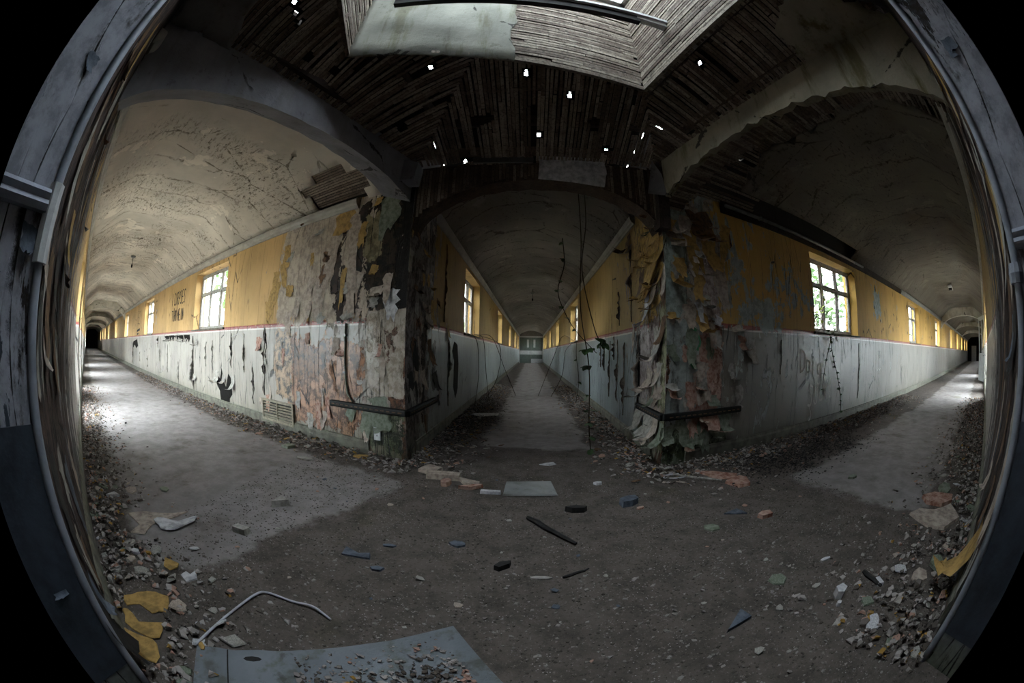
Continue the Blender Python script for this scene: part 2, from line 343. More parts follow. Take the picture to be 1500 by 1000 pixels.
GD = {'LL': [(4.7,2.0),(8.6,2.0),(13.5,2.0),(19.5,2.0)], 'RR': [(9.4,2.0),(13.4,2.0),(20.5,2.0)]}   # garden doors (start, width)
walls = {}
def wpt(k, s, z, off=0):      # world point on a wall face, off = distance into the room
    o, d, sg, L = FR[k]; n = Vector((-d.y, d.x, 0))*sg
    return o + d*s + n*off + Vector((0,0,z))

# floor: one slab for corridors and junction
g = G('earthy concrete floor', .95, .2); x, y = g.xyz()[0], g.xyz()[1]
def along(d, o): return g.add(g.add(g.mul(x, d.x), g.mul(y, d.y)), -(d.x*o.x+d.y*o.y))
def side(d, o): return g.add(g.add(g.mul(x, -d.y), g.mul(y, d.x)), -(-d.y*o.x+d.x*o.y))
wn1 = g.sub(g.noise(1.4, detail=6, rough=.65), .5); wn2 = g.sub(g.noise(7, detail=6, rough=.7), .5); wb = g.add(wn1, g.mul(wn2,.35))
def clean_strip(d, o, t0, a, b, amp=.6):
    t = along(d, o); s_ = side(d, o); w = g.mul(wb, amp)
    m = g.mul(g.step(g.add(t, w), t0-.03, t0+.08), g.mul(g.step(g.add(s_, w), a-.02, a+.10), g.step(g.sub(s_, w), b-.10, b+.02, 1, 0)))
    return m
mk = g.mx(clean_strip(dL, P, -.35, .45, 2.75), g.mx(clean_strip(dC, Vector((.13,3.4,0)), .75, -.72, .62), clean_strip(dR, Q, .75, -2.55, -1.0)))
n1 = g.noise(45, detail=8, rough=.8); n2 = g.noise(5, detail=6, rough=.7)
dirt = g.mix(g.step(n2,.35,.7), '#5f5751', '#46403b'); dirt = g.mix(g.step(n1,.56,.66), dirt, '#8d837c'); dirt = g.mix(g.step(n1,.44,.34), dirt, '#1d1916')
spv = g.vor(55, feat='F1', out=0); dirt = g.mix(g.mul(g.step(spv,.10,.2,1,0), g.step(g.noise(3,detail=3),.45,.6)), dirt, '#a39b98')
conc = g.mix(g.step(n2,.3,.7), '#8f8987', '#77716e'); conc = g.dark(conc, g.step(g.noise(2.3, detail=7, rough=.7),.5,.7), (.62,.58,.54)); conc = g.dark(conc, g.step(n1,.62,.68), .6)
col = g.mix(mk, dirt, conc)
gm = g.step(g.noise(1.1, off=(4,2,0), detail=5), .62, .72); col = g.dark(col, g.mul(gm,.6), (.6,.62,.4))
M['floor'] = g.done(col, g.bump(g.add(g.mul(n1, .6), g.mul(n2,.5)), .8, .012))
LE = FR['LR'][3]; fp = []
fb = MB()
poly = [(-1.15-.3,-3.3),(1.45+.3,-3.3),(PR.x+.2,PR.y), tuple((PR+dR*62.6-nR*-0)[:2]), tuple((Q+dR*62)[:2]), tuple((Q+Vector((.2,.4,0)))[:2]), tuple((Q+dC*35.2+Vector((.2,0,0)))[:2]), tuple((P+dC*35.2-Vector((.2,0,0)))[:2]), tuple((P+Vector((-.15,.4,0)))[:2]), tuple((P+dL*76.2)[:2]), tuple((PL+dL*77)[:2]), (PL.x-.2,PL.y)]
def prism(poly, z0, z1, name, mat, parent=None):
    bm = bmesh.new(); vs = [bm.verts.new((p[0],p[1],z1)) for p in poly]; f = bm.faces.new(vs)
    r = bmesh.ops.extrude_face_region(bm, geom=[f]); bmesh.ops.translate(bm, vec=(0,0,z0-z1), verts=[v for v in r['geom'] if isinstance(v, bmesh.types.BMVert)])
    bmesh.ops.recalc_face_normals(bm, faces=bm.faces); return bm_obj(name, bm, mat, parent)
floor = prism(poly, -.15, 0, 'floor', M['floor']); tag(floor, kind='structure')
land = MB(); land.box(-95,95,-30,95,-.45,-.2); tag(land.build('ground', M['grass']), kind='structure')

# walls with window openings, mitred at the corners
def build_wall(k):
    o, d, sg, L = FR[k]; rz = math.atan2(d.y, d.x); ops = [(s, s+WW, WZ0-.03, WZ1+.02) for s in WIN[k]]
    ops += [(s, s+w_, 0.0, 2.45) for s,w_ in GD.get(k,[])]
    xs = sorted({0.0, L, *[v for op in ops for v in op[:2]]}); zs = [0.0, WZ0-.03, 2.45, WZ1+.02, ZT]
    mb = MB(); t = -sg*THICK; mt = MITRE[k]
    def bx(v): return mt if v == 0 else v
    for i in range(len(xs)-1):
        for j in range(4):
            if any(abs(xs[i]-op[0])<1e-6 and op[2]-1e-6 <= zs[j] and zs[j+1] <= op[3]+1e-6 for op in ops): continue
            a,b,c,e = xs[i],xs[i+1],zs[j],zs[j+1]
            q1 = [(a,0,c),(b,0,c),(b,0,e),(a,0,e)]; q2 = [(bx(a),t,c),(bx(b),t,c),(bx(b),t,e),(bx(a),t,e)]
            if sg > 0: mb.quad(*q1[::-1]); mb.quad(*q2)
            else: mb.quad(*q1); mb.quad(*q2[::-1])
    for op in ops:
        a,b,c,e = op
        mb.quad((a,0,c),(b,0,c),(b,t,c),(a,t,c)); mb.quad((a,0,e),(a,t,e),(b,t,e),(b,0,e))
        mb.quad((a,0,c),(a,t,c),(a,t,e),(a,0,e)); mb.quad((b,0,c),(b,0,e),(b,t,e),(b,t,c))
    for a in (0, L): mb.quad((a,0,0),(bx(a),t,0),(bx(a),t,ZT),(a,0,ZT))
    mb.quad((0,0,ZT),(L,0,ZT),(L,t,ZT),(mt,t,ZT))
    w = mb.build(NAME[k], M[MAT[k]]); w.location = o; w.rotation_euler = (0,0,rz); tag(w, kind='structure'); walls[k] = w
    return w
for k in FR: build_wall(k)

# windows: casements of three lights over a transom
wcount = [0]
def make_window():
    r = bpy.data.objects.new('window_1', None); COL.objects.link(r); r['kind'] = 'structure'
    y0 = -.17; D = .055   # local: x along, interior at +y
    h = WZ1-WZ0; t = .05
    f = MB(); f.box(0,WW,y0-D,y0,WZ0,WZ0+t); f.box(0,WW,y0-D,y0,WZ1-t,WZ1); f.box(0,t,y0-D,y0,WZ0+t,WZ1-t); f.box(WW-t,WW,y0-D,y0,WZ0+t,WZ1-t); f.build('frame', M['winwood'], r)
    s = MB(); s.box(-.04,WW+.04,y0,.035,WZ0-.035,WZ0-.003); s.build('sill', M['sill'], r)
    tz = WZ0+h*.64; cw = (WW-2*t-2*.06)/3
    for i in (1,2):
        a = t+cw*i+.06*(i-1); mm = MB(); mm.box(a,a+.06,y0-D+.002,y0+.012,WZ0+t,WZ1-t); mm.build('mullion', M['winwood'], r)
    for i in range(3):
        a = t+(cw+.06)*i; tb = MB(); tb.box(a,a+cw,y0-D+.005,y0+.006,tz-.02,tz+.02); tb.build('transom', M['winwood'], r)
        c = MB()
        for z0,z1 in ((WZ0+t,tz-.02),(tz+.02,WZ1-t)):
            c.box(a,a+.022,y0-.04,y0-.012,z0,z1); c.box(a+cw-.022,a+cw,y0-.04,y0-.012,z0,z1); c.box(a+.022,a+cw-.022,y0-.04,y0-.012,z0,z0+.022); c.box(a+.022,a+cw-.022,y0-.04,y0-.012,z1-.022,z1)
            p = MB(); p.box(a+.022,a+cw-.022,y0-.029,y0-.024,z0+.022,z1-.022); p.build('pane', M['glass'], r)
        c.build('casement', M['winwood'], r)
    return r
win0 = make_window(); first = True
def copy_tree(o, parent=None, dimmed=False):
    c = o.copy(); COL.objects.link(c); c.parent = parent
    if dimmed and o.name.startswith('pane'):
        if o.data.name not in gmesh:
            me = o.data.copy(); me.materials[0] = M['glass_dimmed']; gmesh[o.data.name] = me
        c.data = gmesh[o.data.name]
    for ch in o.children: copy_tree(ch, c, dimmed)
    return c
gmesh = {}
for k in WIN:
    o, d, sg, L = FR[k]
    for s in WIN[k]:
        w = win0 if first else copy_tree(win0, None, k in ('CL','CR') or (k == 'RL' and s < 12)); first = False; wcount[0] += 1; w.name = 'window_%d' % wcount[0]
        if sg > 0: w.location = o + d*s; w.rotation_euler = (0,0,math.atan2(d.y,d.x))
        else: w.location = o + d*(s+WW); w.rotation_euler = (0,0,math.atan2(d.y,d.x)+PI)

# skirting boards, cornices
tcount = [0]
def trim(k, s0, s1, prof, mat, name='trim', smooth=False):
    o, d, sg, L = FR[k]; v=[]; f=[]; m=len(prof)
    n = max(1, int((s1-s0)/2)); 
    for i in range(n+1):
        s = s0+(s1-s0)*i/n
        for (y,z) in prof: v.append((s, sg*y, z))
    for i in range(n):
        for j in range(m): a=i*m+j; b=i*m+(j+1)%m; f.append((a,b,b+m,a+m) if sg>0 else (a,a+m,b+m,b))
    f.append(tuple(range(m))); f.append(tuple(n*m+j for j in range(m))[::-1])
    if name == 'trim': tcount[0]+=1; name = 'trim_%d' % tcount[0]
    ob = mesh_obj(name, v, f, mat); ob.location = o; ob.rotation_euler = (0,0,math.atan2(d.y,d.x)); tag(ob, kind='structure'); return ob
skirt = [(0,0),(.022,0),(.022,.11),(.012,.13),(.012,.145),(0,.15)]
corn = [(0,2.70),(.02,2.70),(.03,2.715),(.05,2.73),(.065,2.76),(.07,2.80),(.06,2.815),(0,2.83)]
M['skirt'] = plain('damp grey green skirting paint', '#6a685c', .8, .3, scale=8, var=.5)
for k, a in (('LR',.5),('CL',.3),('CR',.3),('RL',.3),('LL',.25),('RR',.25)):
    trim(k, a, FR[k][3], skirt, M['skirt'], 'baseboard_'+NAME[k][5:])
trim('LR', .80, 76, corn, M['cornice']); trim('CL', .95, 35, corn, M['cornice']); trim('CR', .95, 35, corn, M['cornice'])
trim('LL', .9, 77, corn, M['cornice']); trim('RR', .9, 62, corn, M['cornice']); trim('RL', 9.0, 62, corn, M['metal'])
trim('RL', .9, 9.0, [(0,2.70),(.03,2.70),(.03,2.86),(0,2.86)], M['beam'])

# ---------------------------------------------------------------- corridor vaults
def prof_side(u): # facetted vault, u -1..1
    a = abs(u)
    for (x0,z0),(x1,z1) in zip(((0,.50),(.46,.495),(.56,.46),(.88,.13),(.95,.05)),((.46,.495),(.56,.46),(.88,.13),(.95,.05),(1,0))):
        if a <= x1: return z0+(z1-z0)*(a-x0)/(x1-x0)
    return 0
def prof_mid(u): return .50*(1-abs(u)**2.1)**.75
def vault(o, d, w0, w1, L, s0, jag, pf, mat, hole=None, n=28):
    # o on left wall line, lateral coordinate from w0 to w1 to the right of travel
    rt = Vector((d.y,-d.x,0)); v=[]; f=[]; ss=[s0]+[s0+.11*(i_+1) for i_ in range(19)]+[s0+2.2+i*1.5 for i in range(int((L-s0-2.2)/1.5)+1)]+[L]
    sag = lambda s,u: .02*mnoise.noise(Vector((s*.6,u*2,1.3)))
    for i, s in enumerate(ss):
        for j in range(n+1):
            u = -1+2*j/n; si = s
            if i == 0: si = s + jag*(mnoise.noise(Vector((j*.55,3.3,s0))) + .5*mnoise.noise(Vector((j*1.7,7.3,s0))))
            v.append((si, -(w0+w1)/2 - u*(w1-w0)/2, 2.80+pf(u)+sag(si,u)))
    for i in range(len(ss)-1):
        for j in range(n):
            if hole and hole(ss[i], j/n): continue
            a = i*(n+1)+j; f.append((a,a+1,a+n+2,a+n+1))
    ob = mesh_obj('ceiling', v, f, mat, smooth=True); ob.location = o; ob.rotation_euler = (0,0,math.atan2(d.y,d.x))
    md = ob.modifiers.new('thick','SOLIDIFY'); md.thickness = .03; md.offset = 1
    tag(ob, kind='structure'); return ob
vL = vault(P, dL, -WID, 0, 76, .44, .0, prof_side, M['vault_L'], hole=lambda s,j: ((s-1.0)/.52)**2+((j-.925)/.085)**2 < 1+.5*mnoise.noise(Vector((s*3,j*25,2))))
vC = vault(P, dC, 0, (Q-P).dot(Vector((dC.y,-dC.x,0))), 35, 1.0, .22, prof_mid, M['vault_C'])
vR = vault(Q, dR, 0, WID, 62, 1.05, .25, prof_side, M['vault_R'], hole=lambda s,j: (j < .06 and s < 4.6))

# ---------------------------------------------------------------- laths
lmesh = {}
def lath(parent, a, b, w=.027, t=.007, up=(0,0,1), mat='lath'):
    mb = MB(); mb.bar(a, b, w, t, up, .15); return mb.build('lath', M[mat], parent)
CAMP = Vector((0,0,1.1))
LEAKS = [(-1.89,1.42),(-1.93,1.55),(-1.97,1.70),(-1.93,2.53),(-.93,2.77),(-1.54,3.87),(-.575,3.85),(-.505,3.84),(-.43,3.81),(.02,2.94),(-.85,4.66),(.86,3.82),(.89,3.93),(1.15,4.5),(2.27,1.14),(2.62,1.70),(2.07,3.67),(-.86,4.95),(-.70,4.9),
         (-1.2,2.9),(.5,3.3),(1.7,2.4),(-2.1,2.2),(.2,4.2),(1.4,3.9)]
LRAY = [(Vector((x,y,3.9))-CAMP).normalized() for x,y in LEAKS]
def leak(p, r=.016):
    v = p-CAMP
    return any((v-v.dot(q)*q).length < r*v.length*.8 for q in LRAY)
def lath_run(parent, a, b, up, mat='lath', w=.026, seg=1.3):
    L = (b-a).length; d = (b-a)/L; s = R.uniform(-.6,0)
    while s < L:
        e = s+seg*R.uniform(.7,1.2); x0=max(s,0); x1=min(e-.006,L)
        if x1-x0 > .06:
            # break where light comes through
            p = x0; st=.02; run=x0; hit=False; cuts=[]
            q = x0
            while q < x1:
                if leak(a+d*q): cuts.append(q)
                q += st
            pieces=[]
            cur=x0
            if cuts:
                pieces.append((cur,cuts[0]-.01)); pieces.append((cuts[-1]+.01,x1))
            else: pieces=[(x0,x1)]
            for (m0,m1) in pieces:
                if m1-m0 > .04:
                    jz = R.uniform(-.004,.004); u = Vector(up)
                    lath(parent, a+d*m0+u*jz, a+d*m1+u*(jz+R.uniform(-.004,.004)), w*R.uniform(.85,1.1), .007, up, mat)
        s = e
def slope_laths(parent, T0, T1, B0, B1, n, mat='lath', skip=None, pale=0):
    nrm = (T1-T0).cross(B0-T0).normalized()
    if nrm.z > 0: nrm = -nrm
    for i in range(n):
        u = (i+.5)/n + R.uniform(-.1,.1)/n
        if skip and skip(u): continue
        a = T0.lerp(T1,u); b = B0.lerp(B1,u)
        if R.random() < .04: b = a.lerp(b, R.uniform(.4,.9))
        lath_run(parent, a, b, nrm, mat)
ZB, ZS, ZF = 3.0, 3.30, 4.65
def V(x,y,z): return Vector((x,y,z))
A = V(-1.33,1.845,ZS); B = V(1.005,2.384,ZS); rdir = V(.2478,-.969,0)*1.70; Cc = B+rdir; Dd = A+rdir; A1 = A.lerp(B,.41)
def up3(p,z): return V(p.x,p.y,z)
Pz, Qz, Lz, Rz = up3(P,ZB), up3(Q,ZB), up3(Lfoot,ZB), up3(Rfoot,ZB); PLz, PRz = up3(PL,ZB), up3(PR,ZB)
RECT = [A,B,Cc,Dd]
def seg_d(p,a,b):
    ab=V(b.x-a.x,b.y-a.y,0); ap=V(p.x-a.x,p.y-a.y,0); t=max(0,min(1,ap.dot(ab)/ab.length_squared)); return (ap-ab*t).length
def zc(p, b0, b1):     # ceiling height, rising gently from a beam to the rooflight edge
    db=seg_d(p,b0,b1); de=min(seg_d(p,RECT[i],RECT[(i+1)%4]) for i in range(4)); return ZB+.02+(ZS-ZB-.02)*db/(db+de+1e-6)
def clip(o_, d_, poly):
    ts=[]
    for i in range(len(poly)):
        a=poly[i]; b=poly[(i+1)%len(poly)]; e=V(b.x-a.x,b.y-a.y,0); den=d_.x*e.y-d_.y*e.x
        if abs(den)<1e-9: continue
        w=V(a.x-o_.x,a.y-o_.y,0); t=(w.x*e.y-w.y*e.x)/den; u=(w.x*d_.y-w.y*d_.x)/den
        if 0<=u<1: ts.append(t)
    ts.sort(); return list(zip(ts[::2],ts[1::2]))
def region(parent, poly, b0, b1, d, pitch=.036):
    n_=V(-d.y,d.x,0); lo=min(q.dot(n_) for q in poly); hi=max(q.dot(n_) for q in poly); t=lo+pitch/2
    while t<hi:
        o_=n_*(t+R.uniform(-.004,.004))
        for (t0,t1) in clip(o_, d, poly):
            if t1-t0<.08: continue
            s_=t0-R.uniform(0,.5)
            while s_<t1:
                e_=s_+R.uniform(.7,1.25); x0=max(s_,t0); x1=min(e_-.008,t1)
                if x1-x0>.08 and R.random()<.965:
                    a=o_+d*x0; b=o_+d*x1+n_*R.uniform(-.006,.006); a.z=zc(a,b0,b1)+R.uniform(-.005,.004); b.z=zc(b,b0,b1)+R.uniform(-.009,.004)
                    L_=(b-a).length; dd=(b-a)/L_; cuts=[q_*.02 for q_ in range(int(L_/.02)) if leak(a+dd*(q_*.02))]
                    for (m0,m1) in ([(0,L_)] if not cuts else [(0,cuts[0]-.015),(cuts[-1]+.015,L_)]):
                        if m1-m0>.04: lath(parent, a+dd*m0, a+dd*m1, R.uniform(.022,.031), .007, (0,0,-1))
                s_=e_
        t+=pitch
    t=min(q.dot(d) for q in poly)+.1; hi=max(q.dot(d) for q in poly)
    while t<hi:          # joists over the laths
        o_=d*t
        for (t0,t1) in clip(o_, n_, poly):
            if t1-t0<.1: continue
            a=o_+n_*t0; b=o_+n_*t1; a.z=zc(a,b0,b1)+.058; b.z=zc(b,b0,b1)+.058; mb=MB(); mb.bar(a,b,.045,.09); mb.build('joist', M['beam'], parent)
        t+=.42
def czone(poly,b0,b1,d):
    e=empty('ceiling'); tag(e,kind='structure'); region(e,poly,b0,b1,d); return e
cj = czone([P,Q,B,A1],P,Q,-dC); cj3 = czone([P,A1,A,Dd,Lfoot],P,Lfoot,-dL); cj2 = czone([Q,Rfoot,Cc,B],Q,Rfoot,-dR)
cj4 = czone([Lfoot,Dd,Cc,Rfoot,PR,PL],PL,PR,V(0,1,0))
def patch(parent, q4, b0, b1, mat, seed=0, n=12, off=.022):
    v=[]; f=[]
    for i in range(n+1):
        for j in range(n+1):
            a=i/n; b=j/n
            if i in (0,n): a += .09*mnoise.noise(V(j*.9,seed,i))
            if j in (0,n): b += .09*mnoise.noise(V(i*.9,seed+5,j))
            p=q4[0].lerp(q4[1],a).lerp(q4[3].lerp(q4[2],a),b); p.z=zc(p,b0,b1)-off+.008*mnoise.noise(V(i*.6,j*.6,seed)); v.append(p)
    for i in range(n):
        for j in range(n): a=i*(n+1)+j; f.append((a,a+1,a+n+2,a+n+1))
    ob=mesh_obj('plaster_sheet',v,f,mat,parent,True); ob.modifiers.new('thick','SOLIDIFY').thickness=.014
def flat(p): return V(p.x,p.y,0)
patch(cj3,[Lfoot,Lfoot.lerp(P,.20),flat(Dd).lerp(A,.15)+V(-.05,.0,0),flat(Dd)],P,Lfoot,M['plaster_D'],1)
patch(cj4,[Lfoot,flat(Dd),flat(Dd)+V(.3,-.1,0),PL],PL,PR,M['plaster_D'],2)
patch(cj4,[PR,flat(Cc)+V(-.1,-.1,0),flat(Cc),Rfoot],PL,PR,M['plaster_D'],3)
patch(cj2,[Rfoot,Rfoot.lerp(Q,.30),flat(Cc).lerp(B,.2)+V(.25,.1,0),flat(Cc)+V(.1,0,0)],Q,Rfoot,M['plaster_R'],4)

# ---------------------------------------------------------------- rooflight shaft
sh = empty('trim_20', (0,0,0)); tag(sh, kind='structure')
cen = (A+Cc)/2
for (p0,p1) in ((A,B),(B,Cc),(Cc,Dd),(Dd,A)):
    mid=(p0+p1)/2; nin = (cen-mid); nin.z=0; nin.normalize()
    zz = ZS+.02
    while zz < ZF-.03:
        off = R.uniform(-.004,.004)
        lath_run(sh, up3(p0,zz)+nin*off, up3(p1,zz)+nin*off, nin, 'lath_pale', .028, 1.1); zz += .0345
    bk = MB(); bk.quad(*[tuple(up3(q,z)-nin*.05) for q,z in ((p0,ZS),(p1,ZS),(p1,ZF),(p0,ZF))]); bk.quad(*[tuple(up3(q,z)-nin*.07) for q,z in ((p0,ZS),(p0,ZF),(p1,ZF),(p1,ZS))]); bk.build('backing_board', M['beam'], sh)
    lp = MB(); lp.bar(up3(p0,ZS-.012), up3(p1,ZS-.012), .035, .03); lp.build('edge_strip', M['lath_pale'], sh)
# plaster left on the front side of the shaft
nin = V(.2478,-.969,0); v=[]; f=[]; n=26; m=10; Lab=(B-A).length
for i in range(n+1):
    for j in range(m+1):
        a=i/n*.535; z=j/m
        if i==n: a += .012*mnoise.noise(V(j*1.1,2,0))+.02*(1 if j in (2,3) else 0)*-1
        zz = ZS-.03+(ZF-ZS+.02)*z
        if j==0: zz += .02*mnoise.noise(V(i*.7,9,0)) - .02*math.sin(PI*i/n)
        p = A.lerp(B,a); v.append(V(p.x,p.y,zz)+nin*(.02+.006*mnoise.noise(V(i*.4,j*.5,4))))
for i in range(n):
    for j in range(m): a=i*(m+1)+j; f.append((a,a+m+1,a+m+2,a+1))
ob=mesh_obj('plaster_sheet', v,f,M['plaster_S'],sh,True); ob.modifiers.new('thick','SOLIDIFY').thickness=.016
# kerb frame and dirty panes
sk = empty('window_40', (0,0,0)); tag(sk, kind='structure')
for (p0,p1) in ((A,B),(B,Cc),(Cc,Dd),(Dd,A)):
    mb=MB(); mb.bar(up3(p0,ZF+.03), up3(p1,ZF+.03), .09,.08); mb.build('frame', M['white'], sk)
for i in range(4):
    q0=A.lerp(B,i/4); q1=A.lerp(B,(i+1)/4); r1=Dd.lerp(Cc,(i+1)/4); r0=Dd.lerp(Cc,i/4)
    mb=MB(); 
    if i: mb.bar(up3(q0,ZF+.04), up3(r0,ZF+.04), .04,.05); mb.build('glazing_bar', M['white'], sk)
    pn=MB(); zt=ZF+.085
    pn.quad(*[tuple(up3(q,zt)) for q in (q0.lerp(q1,.02),q0.lerp(q1,.98),r0.lerp(r1,.98),r0.lerp(r1,.02))]); pn.build('pane', M['dirty_glass'], sk)

# roof over everything, slipped tiles leave small holes
rf = MB()
ex = lambda p: p
segs = [(A,B,Pz,Qz),(B,Cc,Qz,Rz),(Dd,A,Lz,Pz),(Dd,Cc,PLz,PRz),(Dd,Dd,Lz,PLz),(Cc,Cc,PRz,Rz)]
RH = 0
def roof_part(T0,T1,B0,B1,zt=None):
    T0,T1 = up3(T0,zt or ZF+.02),up3(T1,zt or ZF+.02); B0,B1=up3(B0,ZT+.02),up3(B1,ZT+.02)
    nu = max(2,int((B0-B1).length/.02)); nv = max(2,int((T0-B0).length/.04))
    grid=[[T0.lerp(T1,i/nu).lerp(B0.lerp(B1,i/nu),j/nv) for j in range(nv+1)] for i in range(nu+1)]
    base=len(rf.v)
    for row in grid: rf.v += [tuple(p) for p in row]
    for i in range(nu):
        for j in range(nv):
            c=(grid[i][j]+grid[i+1][j+1]+grid[i][j+1]+grid[i+1][j])/4
            vv=c-CAMP
            if any((vv-vv.dot(q)*q).length < .022 for q in LRAY): continue
            a=base+i*(nv+1)+j; rf.f.append((a,a+1,a+nv+2,a+nv+1))
for s_ in segs: roof_part(*s_)
roof_part(P+dC*2.2,Q+dC*2.2,P,Q,ZT+.02); roof_part(Q+dR*1.5,Rfoot+dR*1.5,Q,Rfoot,ZT+.02)
tag(rf.build('roof', M['roof']), kind='structure')
def slab(o, d, w0, w1, s0, s1, name='roof'):
    mb = MB(); mb.box(s0,s1,-w1,-w0,ZT+.0,ZT+.12); ob=mb.build(name, M['roof']); ob.location=o; ob.rotation_euler=(0,0,math.atan2(d.y,d.x)); tag(ob, kind='structure')
slab(P,dL,-WID-.35,.35,0,76.3); slab(P,dC,-.3,2.8,2.2,35.3); slab(Q,dR,-.35,WID+.35,1.5,62.3)
mb=MB(); mb.box(-1.5,1.8,-3.5,.17,ZT,ZT+.12); tag(mb.build('roof',M['roof']),kind='structure')

# ---------------------------------------------------------------- arch beams at the corridor mouths
def arch_beam(name, p0, p1, d, s0, s1, zt, spring, rise, mat, seed=0, jag=.0, pw=.6, n=40, back=0.0, tilt=0.0, u0=0.0):
    v=[]; f=[]; ax=(p1-p0)
    for si in (0,1):
        s = (s0,s1)[si]
        for i in range(n+1):
            u=u0+(1-u0)*i/n; z = spring+rise*max(0,1-abs(2*u-1)**2.2)**pw + tilt*(.5-u) + jag*mnoise.noise(V(i*.5,seed,si*2)) + back*si
            b = p0+ax*u+d*s; v.append(V(b.x,b.y,min(z,zt-.04))); v.append(V(b.x,b.y,zt+.02*mnoise.noise(V(i*.35,seed+3,0))))
    m=2*(n+1)
    for i in range(n):
        a=2*i; f.append((a,a+2,a+3,a+1)); f.append((m+a,m+a+1,m+a+3,m+a+2)); f.append((a,m+a,m+a+2,a+2)); f.append((a+1,a+3,m+a+3,m+a+1))
    f.append((0,1,m+1,m)); f.append((m-2,m+m-2,m+m-1,m-1))
    ob=mesh_obj(name, v,f,mat); tag(ob, kind='structure'); return ob
arch_beam('trim_31', P, Lfoot, dL, -.02, .36, 3.08, 2.42, .33, M['plaster_L'], 1, .012, .75, 40, .15, .16, .03)
ra = arch_beam('trim_32', Q, Rfoot, dR, -.03, .04, 3.06, 2.40, .40, M['plaster_R'], 2, .05, .7, 60, .0, .18, .05)
rb = arch_beam('trim_34', Q, Rfoot, dR, .045, .30, 3.06, 2.52, .36, M['beam'], 2, .0, .7, 50, .0, .10, .0)
ax=Rfoot-Q
for i in range(96):
    u=(i+.5)/96
    if R.random()<.06: continue
    z=2.50+.36*max(0,1-abs(2*u-1)**2.2)**.7+.10*(.5-u); b=Q+ax*u; e=.01; z2=2.50+.36*max(0,1-abs(2*min(u+e,1)-1)**2.2)**.7+.10*(.5-u-e)
    up=V(0,0,1)-ax.normalized()*((z2-z)/(e*3.1)); lath(rb, V(b.x,b.y,z)+dR*.045, V(b.x,b.y,z)+dR*R.uniform(.29,.36), .026,.007,up.normalized())
bc = arch_beam('trim_33', P+V(0,.02,0), Q+V(0,.02,0), dC, .0, .25, ZB, 2.28, .52, M['beam'], 3, .02)
# lath skin on the middle beam
x=.02
while x<.99:
    b=P.lerp(Q,x); z0=2.30+.52*max(0,1-abs(2*x-1)**2.2)**.6; 
    if R.random()<.9: lath(bc, V(b.x,b.y-.012,z0-R.uniform(-.02,.04)), V(b.x,b.y-.012,ZB-R.uniform(0,.06)), .026,.007,(0,-1,0))
    x+=.0145
def plate(name, parent, pts, off, mat, thick=.018, seed=0):   # irregular sheet given by an outline of 3-D points
    c = sum(pts, Vector())/len(pts); out=[]
    for i,p in enumerate(pts):
        q=pts[(i+1)%len(pts)]
        for k in range(4):
            t=k/4; r=p.lerp(q,t); out.append(c+(r-c)*(1+.035*mnoise.noise(V(i*4+k,seed,.5))))
    nrm=(pts[1]-pts[0]).cross(pts[2]-pts[0]).normalized()
    v=[r+nrm*off for r in out]+[r+nrm*(off+thick) for r in out]; m=len(out)
    f=[tuple(range(m))[::-1], tuple(range(m,2*m))]+[(i,(i+1)%m,m+(i+1)%m,m+i) for i in range(m)]
    return mesh_obj(name, v, f, mat, parent)
plate('plaster_sheet', bc, [V(.14,3.35,2.77),V(.45,3.33,2.74),V(.80,3.32,2.70),V(.83,3.32,2.86),V(.81,3.33,3.05),V(.16,3.36,3.04)], .02, M['fl_white'], .03, 4)
plate('plaster_sheet', bc, [V(-.5,3.38,2.98),V(.1,3.36,2.97),V(.1,3.36,3.03),V(-.5,3.38,3.04)], .0, M['plaster_D'], .03, 6)

# bare laths where the vault plaster has dropped, mouth of the middle and right corridors
def vault_laths(parent, o, d, w0, w1, s0, s1, pf, n, j0=0, j1=1, dz=.0):
    rt = V(d.y,-d.x,0)
    for i in range(n):
        t=j0+(j1-j0)*(i+.5)/n; u=-1+2*t; w=w0+(w1-w0)*t
        e = .01; dzdu=(pf(min(1,u+e))-pf(max(-1,u-e)))/(2*e)/((w1-w0)/2)
        up = (V(0,0,1)-rt*dzdu).normalized()
        z=2.82+pf(u)+dz; a=o+rt*w+d*(s0+R.uniform(0,.05)); b=o+rt*w+d*(s1+R.uniform(-.02,.06)); a.z=b.z=z
        if R.random()<.93: lath(parent, a, b, .027, .007, up)
wC=(Q-P).dot(Vector((dC.y,-dC.x,0)))
e_=empty('ceiling'); tag(e_,kind='structure'); vault_laths(e_, P, dC, 0, wC, .25, 1.3, prof_mid, 78)
e_=empty('ceiling'); tag(e_,kind='structure'); vault_laths(e_, Q, dR, 0, WID, .30, 1.45, prof_side, 92)
e_=empty('ceiling'); tag(e_,kind='structure'); vault_laths(e_, P, dL, -WID, 0, .40, 1.8, prof_side, 22, .80, 1.0, .02)
# plain fascia band on the left vault, a step down from the plaster
# ribs further down the corridors
arch_beam('trim_35', P+dL*21.6, Lfoot+dL*21.6, dL, 0,.45, 3.3, 2.35,.60, M['rib'], 1, 0, .6)
arch_beam('trim_36', Q+dR*19.8, Rfoot+dR*19.8, dR, 0,.45, 3.3, 2.35,.55, M['rib'], 2, 0, .6)
for i,s_ in enumerate((32,44,56,68)): arch_beam('trim_%d'%(40+i), P+dL*s_, Lfoot+dL*s_, dL, 0,.4, 3.3, 2.6,.45, M['rib'], 3, 0, .5)
for i,s_ in enumerate((31,43)): arch_beam('trim_%d'%(46+i), Q+dR*s_, Rfoot+dR*s_, dR, 0,.4, 3.3, 2.6,.45, M['rib'], 3, 0, .5)
